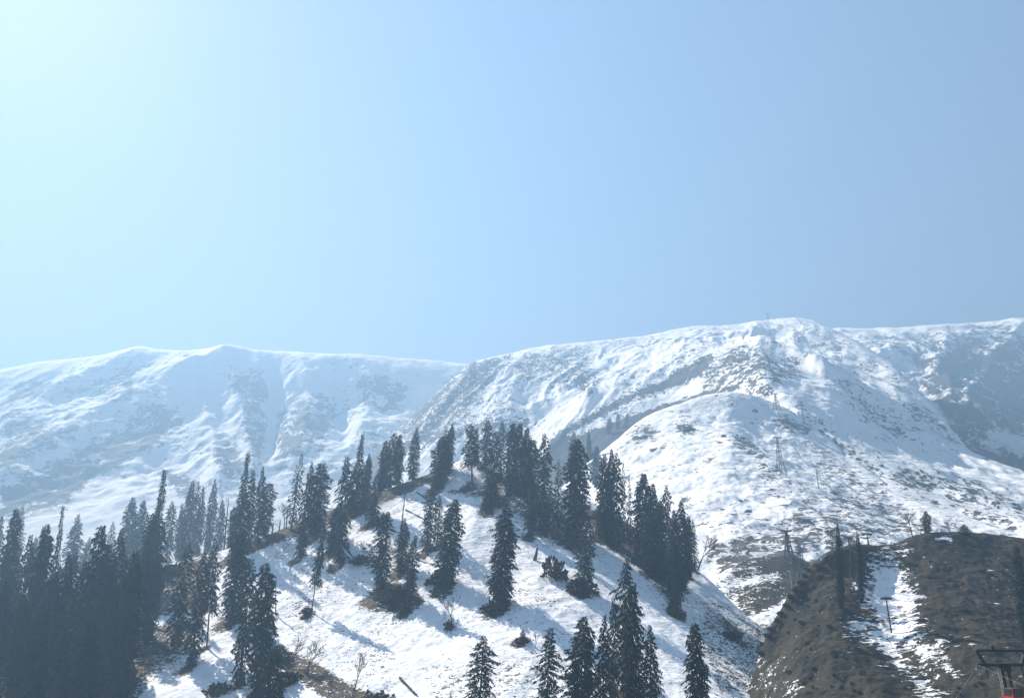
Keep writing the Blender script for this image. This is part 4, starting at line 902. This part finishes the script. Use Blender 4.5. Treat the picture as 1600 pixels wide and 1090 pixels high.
# ------------------------------------------------------------------ ski lift
def place(sh, x, y, yt):
    P = hit(sh, x, y, 4.0); return P, top_height(P, yt)
def lattice(sh, x, y, yt, base_w, arm_w, label, thick=0.22, cabins=True, mat=M_DSTEEL, name='lift_tower'):
    P, h = place(sh, x, y, yt); o = empty(name, P, 0.25); k = (P.y * cp + P.z * sp) / F
    bw = base_w * k / 2; tw = bw * 0.12
    lg = {}
    for sx in (-1, 1):
        for sy in (-1, 1):
            MB().ring((sx * bw, sy * bw, -1), (sx * tw, sy * tw, h * 0.96), thick, thick * 0.7, 5).build('leg', mat, o)
    br = MB()
    lv = [0.02, 0.26, 0.46, 0.62, 0.75, 0.86]
    for i, f in enumerate(lv):
        c = bw + (tw - bw) * f / 0.96; z = h * f
        pts = [Vector((sx * c, sy * c, z)) for sx, sy in ((-1, -1), (1, -1), (1, 1), (-1, 1))]
        if i:
            for j in range(4): br.ring(pts[j], pts[(j + 1) % 4], thick * .55, thick * .55, 4)
        if i + 1 < len(lv):
            f2 = lv[i + 1]; c2 = bw + (tw - bw) * f2 / 0.96
            p2 = [Vector((sx * c2, sy * c2, h * f2)) for sx, sy in ((-1, -1), (1, -1), (1, 1), (-1, 1))]
            if i:
                for j in range(4): br.ring(pts[j], p2[(j + 1) % 4], thick * .35, thick * .35, 4)
    br.build('bracing', mat, o)
    aw = arm_w * k / 2
    xa = MB().box((0, 0, h * 0.97), aw, thick, thick * 1.1).build('crossarm', mat, o)
    for s in (-1, 1):
        m = MB()
        for q in range(4): m.ring((s * aw * .93 - .12, -1.2 + q * .8, h * .97 + .1), (s * aw * .93 + .12, -1.2 + q * .8, h * .97 + .1), .42, .42, 10)
        m.box((s * aw * .93, 0, h * .97 + .1), .06, 1.6, .12); m.build('sheave_train', mat, xa)
    tag(o, label, 'lift tower', 'lattice lift towers')
    return P, h, o
def tpole(sh, x, y, yt, arm, label, r=0.3, mat=M_DSTEEL):
    P, h = place(sh, x, y, yt); o = empty('lift_pole', P, 0.2); k = (P.y * cp + P.z * sp) / F
    MB().ring((0, 0, -.8), (0, 0, h), r, r * .8, 8).build('pole', mat, o)
    xa = MB().box((0, 0, h - r * .9), arm * k / 2, r * .7, r * .8).build('crossarm', mat, o)
    for s in (-1, 1):
        m = MB()
        for q in range(3): m.ring((s * arm * k * .44 - .1, -.7 + q * .7, h - r * 2.1), (s * arm * k * .44 + .1, -.7 + q * .7, h - r * 2.1), .34, .34, 8)
        m.box((s * arm * k * .44, 0, h - r * 1.6), .06, 1.1, .2); m.build('sheave_train', mat, xa)
    tag(o, label, 'lift pole', 'T-shaped lift poles'); return P, h
lattice(dome, 1221, 741, 682, 10.5, 13, 'tall lattice lift tower with wheels at its head in the middle of the snow slope', 0.24)
lattice(dome, 1214, 641, 614, 9, 10, 'small hazy lattice lift tower just right of the dome top', 0.28)
lattice(mainm, 1203, 529, 515, 5, 6, 'faint lattice lift tower just under the summit', 0.22)
lattice(mainm, 1200, 506, 488, 6, 7, 'faintest lattice tower standing on the skyline at the summit', 0.22, name='summit_mast')
tpole(dome, 1279, 763, 728, 9, 'single T-shaped lift pole right of the tall lattice tower', 0.28)
tpole(dome, 1257, 663, 632, 9, 'front one of the twin T-shaped lift poles high on the slope', 0.32)
tpole(dome, 1255, 652, 627, 9, 'rear one of the twin T-shaped lift poles high on the slope', 0.32)
tpole(knoll, 1392, 988, 932, 12, 'T-shaped lift pole standing in the snowy gully', 0.2)
tpole(knoll, 1358, 850, 832, 13, 'short T-shaped pole on the brown crest right of the dead trunks', 0.25)
tpole(knoll, 1327, 853, 838, 9, 'short T-shaped pole on the brown crest between the dead trunks', 0.22)
PB, hB, towB = lattice(spur, 1234, 872, 828, 11, 13, 'tall lattice pylon with a wide service platform on the brown spur', 0.32)
# service platform beside the pylon
kB = (PB.y * cp + PB.z * sp) / F
plat = empty('service_platform', PB + Vector((11 * kB, -1.0, 0)), 0.1)
zt = 9 * kB
MB().box((0, 0, zt), 7.5 * kB, 1.2, .15).build('deck', M_DSTEEL, plat)
for sx in (-1, 1):
    for sy in (-1, 1): MB().ring((sx * 7 * kB, sy * 1.0, -3), (sx * 7 * kB, sy * 1.0, zt), .18, .18, 6).build('leg', M_DSTEEL, plat)
rl = MB()
for x_ in (-7.2, -2.4, 2.4, 7.2): rl.ring((x_ * kB, -1.1, zt), (x_ * kB, -1.1, zt + 1.2), .07, .07, 4)
rl.ring((-7.2 * kB, -1.1, zt + 1.2), (7.2 * kB, -1.1, zt + 1.2), .07, .07, 4); rl.ring((-7.2 * kB, -1.1, zt + .6), (7.2 * kB, -1.1, zt + .6), .05, .05, 4)
rl.build('railing', M_DSTEEL, plat)
tag(plat, 'raised steel service platform on legs beside the lattice pylon', 'platform')
for i, x_ in enumerate((1238, 1248)):
    P, h = place(spur, x_, 922, 895); o = empty('marker_post', P); MB().ring((0, 0, -.5), (0, 0, h), .16, .14, 6).build('post', M_STEEL, o); MB().box((0, 0, h + .1), .3, .12, .12).build('cap', M_STEEL, o)
    tag(o, ['pale post below the lattice pylon, left of a pair', 'pale post below the lattice pylon, right of a pair'][i], 'post', 'pale posts below the pylon')

# near lift tower with red cabin, lower right corner
DT = 78.0
hub = at(1568, 1038, DT); kT = (hub.y * cp + hub.z * sp) / F
near = empty('lift_tower', (hub.x, hub.y, valley_z(hub.x, hub.y)), -0.10); gz0 = valley_z(hub.x, hub.y); H8 = hub.z - gz0
hw = 39 * kT
MB().ring((-.28, 0, -1), (-.28, 0, H8), .28, .2, 10).build('post', M_DSTEEL, near)
MB().ring((.32, 0, -1), (.32, 0, H8), .2, .16, 10).build('post', M_DSTEEL, near)
lad = MB()
for s in (-1, 1): lad.ring((-.62 + s * .0, -.3 + s * .2, -1), (-.62, -.3 + s * .2, H8 - .3), .05, .05, 4)
for q in range(int(H8 / .4)): lad.ring((-.62, -.5, q * .4), (-.62, -.1, q * .4), .03, .03, 4)
lad.build('ladder', M_STEEL, near)
xa8 = MB().box((0, 0, H8), hw, .16, .13).build('crossarm', M_DSTEEL, near)
MB().box((0, 0, H8 - .30), .50, .25, .26).build('head', M_DSTEEL, near)
tb = MB(); zt = H8 + 21 * kT
tb.ring((-hw * .93, 0, zt), (hw * .93, 0, zt), .13, .13, 6); tb.build('top_bar', M_DSTEEL, near)
MB().box((-hw * .30, 0, zt + .22), .14, .12, .22).build('lifting_bracket', M_DSTEEL, near)
for s in (-1, 1): MB().ring((s * hw * .93, 0, zt), (s * hw * .70, 0, H8 + .1), .14, .14, 6).build('gallows_arm', M_DSTEEL, near)
ct = MB()
for q in range(5): ct.ring((-hw * .7 + q * hw * .35, 0, H8 + 10 * kT), (-hw * .35 + q * hw * .35 if q < 4 else hw * .7, 0, H8 + 10 * kT), .02, .02, 4)
ct.build('wire', M_CABLE, near)
for s in (-1, 1):
    m = MB()
    for q in range(2): m.ring((s * hw * .97 - .06, -.3 + q * .6, H8 - .18), (s * hw * .97 + .06, -.3 + q * .6, H8 - .18), .19, .19, 12)
    m.box((s * hw * .97, 0, H8 - .10), .05, .6, .08); m.build('sheave_train', M_DSTEEL, xa8)
    MB().ring((s * hw * .68, 0, H8 - .15), (s * hw * .68, 0, H8 - 1.15), .08, .06, 6).build('drop_bar', M_DSTEEL, xa8)
tag(near, 'near lift tower with an open gallows frame on top, lower right corner', 'lift tower', 'near lift tower')

def gondola(P, size, label, body=M_CABIN, rz=0.3):
    o = empty('gondola_cabin', P, rz); s = size       # P is the grip on the cable
    MB().ring((0, 0, 0.05 * s), (.16 * s, 0, -.35 * s), .05 * s, .05 * s, 6).ring((.16 * s, 0, -.35 * s), (0, 0, -1.0 * s), .05 * s, .05 * s, 6).build('hanger', M_DSTEEL, o)
    m = MB(); m.box((0, 0, -1.55 * s), .95 * s, .80 * s, .55 * s, 0, .84); m.box((0, 0, -2.35 * s), .80 * s, .68 * s, .245 * s, 0, 1.18)
    b = m.build('cabin', body, o)
    MB().box((0, 0, -.98 * s), .70 * s, .60 * s, .05 * s).build('roof', M_CABIN, b)
    for (x_, y_, hx, hy) in ((0, -1, .86, .03), (0, 1, .86, .03), (-1, 0, .03, .6), (1, 0, .03, .6)):
        w_ = MB().box((x_ * .885 * s, y_ * .745 * s, -1.52 * s), hx * s, hy * s, .50 * s, 0, .86).build('window', M_GLASS, b)
    tag(o, label, 'gondola cabin', 'gondola cabins')
    return o
# cables between the near tower and the pylon on the spur, and on up the slope
def cable(p, q, sag, r, label, group='lift cables'):
    p = Vector(p); q = Vector(q); n = 28; m = MB(); last = None
    for i in range(n + 1):
        f = i / n; c = p.lerp(q, f); c.z -= 4 * sag * f * (1 - f)
        if last is not None: m.ring(last, c, r, r, 4, caps=False)
        last = c
    o = m.build('lift_cable', M_CABLE); tag(o, label, 'cable', group)
    return lambda f: p.lerp(q, f) + Vector((0, 0, -4 * sag * f * (1 - f)))
def local(o, v): return o.location + Matrix.Rotation(o.rotation_euler.z, 3, 'Z') @ Vector(v)
aB = 13 * kB / 2 * .93
L8 = [local(near, (s * hw * .97, 0, H8)) for s in (-1, 1)]
LB = [local(towB, (s * aB, 0, hB * .97 + .4)) for s in (-1, 1)]
cl = cable(L8[0], LB[0], 36.0, 0.022, 'left lift cable dipping from the near tower up to the lattice pylon')
cr_ = cable(L8[1], LB[1], 36.0, 0.022, 'right lift cable dipping from the near tower up to the lattice pylon')
cn = cable(L8[0], L8[0] + Vector((-28, -112, -2)), 2.6, 0.012, 'left lift cable running out of the photo past the near tower')
cable(L8[1], L8[1] + Vector((-28, -112, -2)), 2.6, 0.012, 'right lift cable running out of the photo past the near tower')
gondola(cn(0.072), 0.68, 'red gondola cabin with dark windows hanging beside the near tower', M_RED, 0.25)
gondola(cl(0.62), 1.1, 'small dark cabin hanging lower over the brown knoll')
gondola(cl(0.80), 1.1, 'small dark cabin hanging higher over the brown knoll')

for s_ in (hill, knoll): pass
bw_ = hill.bare
for (x, y, r) in WELLS:
    d2 = ((hill.X - x + 0.3 * r) ** 2 + (hill.Y - y + 0.5 * r) ** 2) / (r * r)
    m = d2 < 9
    bw_[m] = np.maximum(bw_[m], 0.95 * np.exp(-d2[m] ** 1.5 * 0.6))
for s_ in (far, mainm, dome, spur, hill, back, knoll): finish(s_)

# ------------------------------------------------------------------ haze
mh = bpy.data.materials.new('haze'); mh.use_nodes = True; th = mh.node_tree
th.nodes.remove(th.nodes['Principled BSDF'])
pv = N(th, 'ShaderNodeVolumePrincipled'); pv.inputs['Density'].default_value = HAZE_DENSITY
pv.inputs['Color'].default_value = (*HAZE_COLOR, 1); pv.inputs['Absorption Color'].default_value = (0.08, 0.08, 0.08, 1); pv.inputs['Anisotropy'].default_value = HAZE_ANISO
th.links.new(pv.outputs['Volume'], th.nodes['Material Output'].inputs['Volume'])
zt = max(float(s_.Z.max()) for s_ in (far, mainm)) + 40
hz = MB(); hz.box((0, 0, (zt - 101) / 2), 6100, 6100, (zt + 101) / 2)
tag(hz.build('haze', mh), kind='stuff')
print('TOP', zt, 'trees', len(T_))
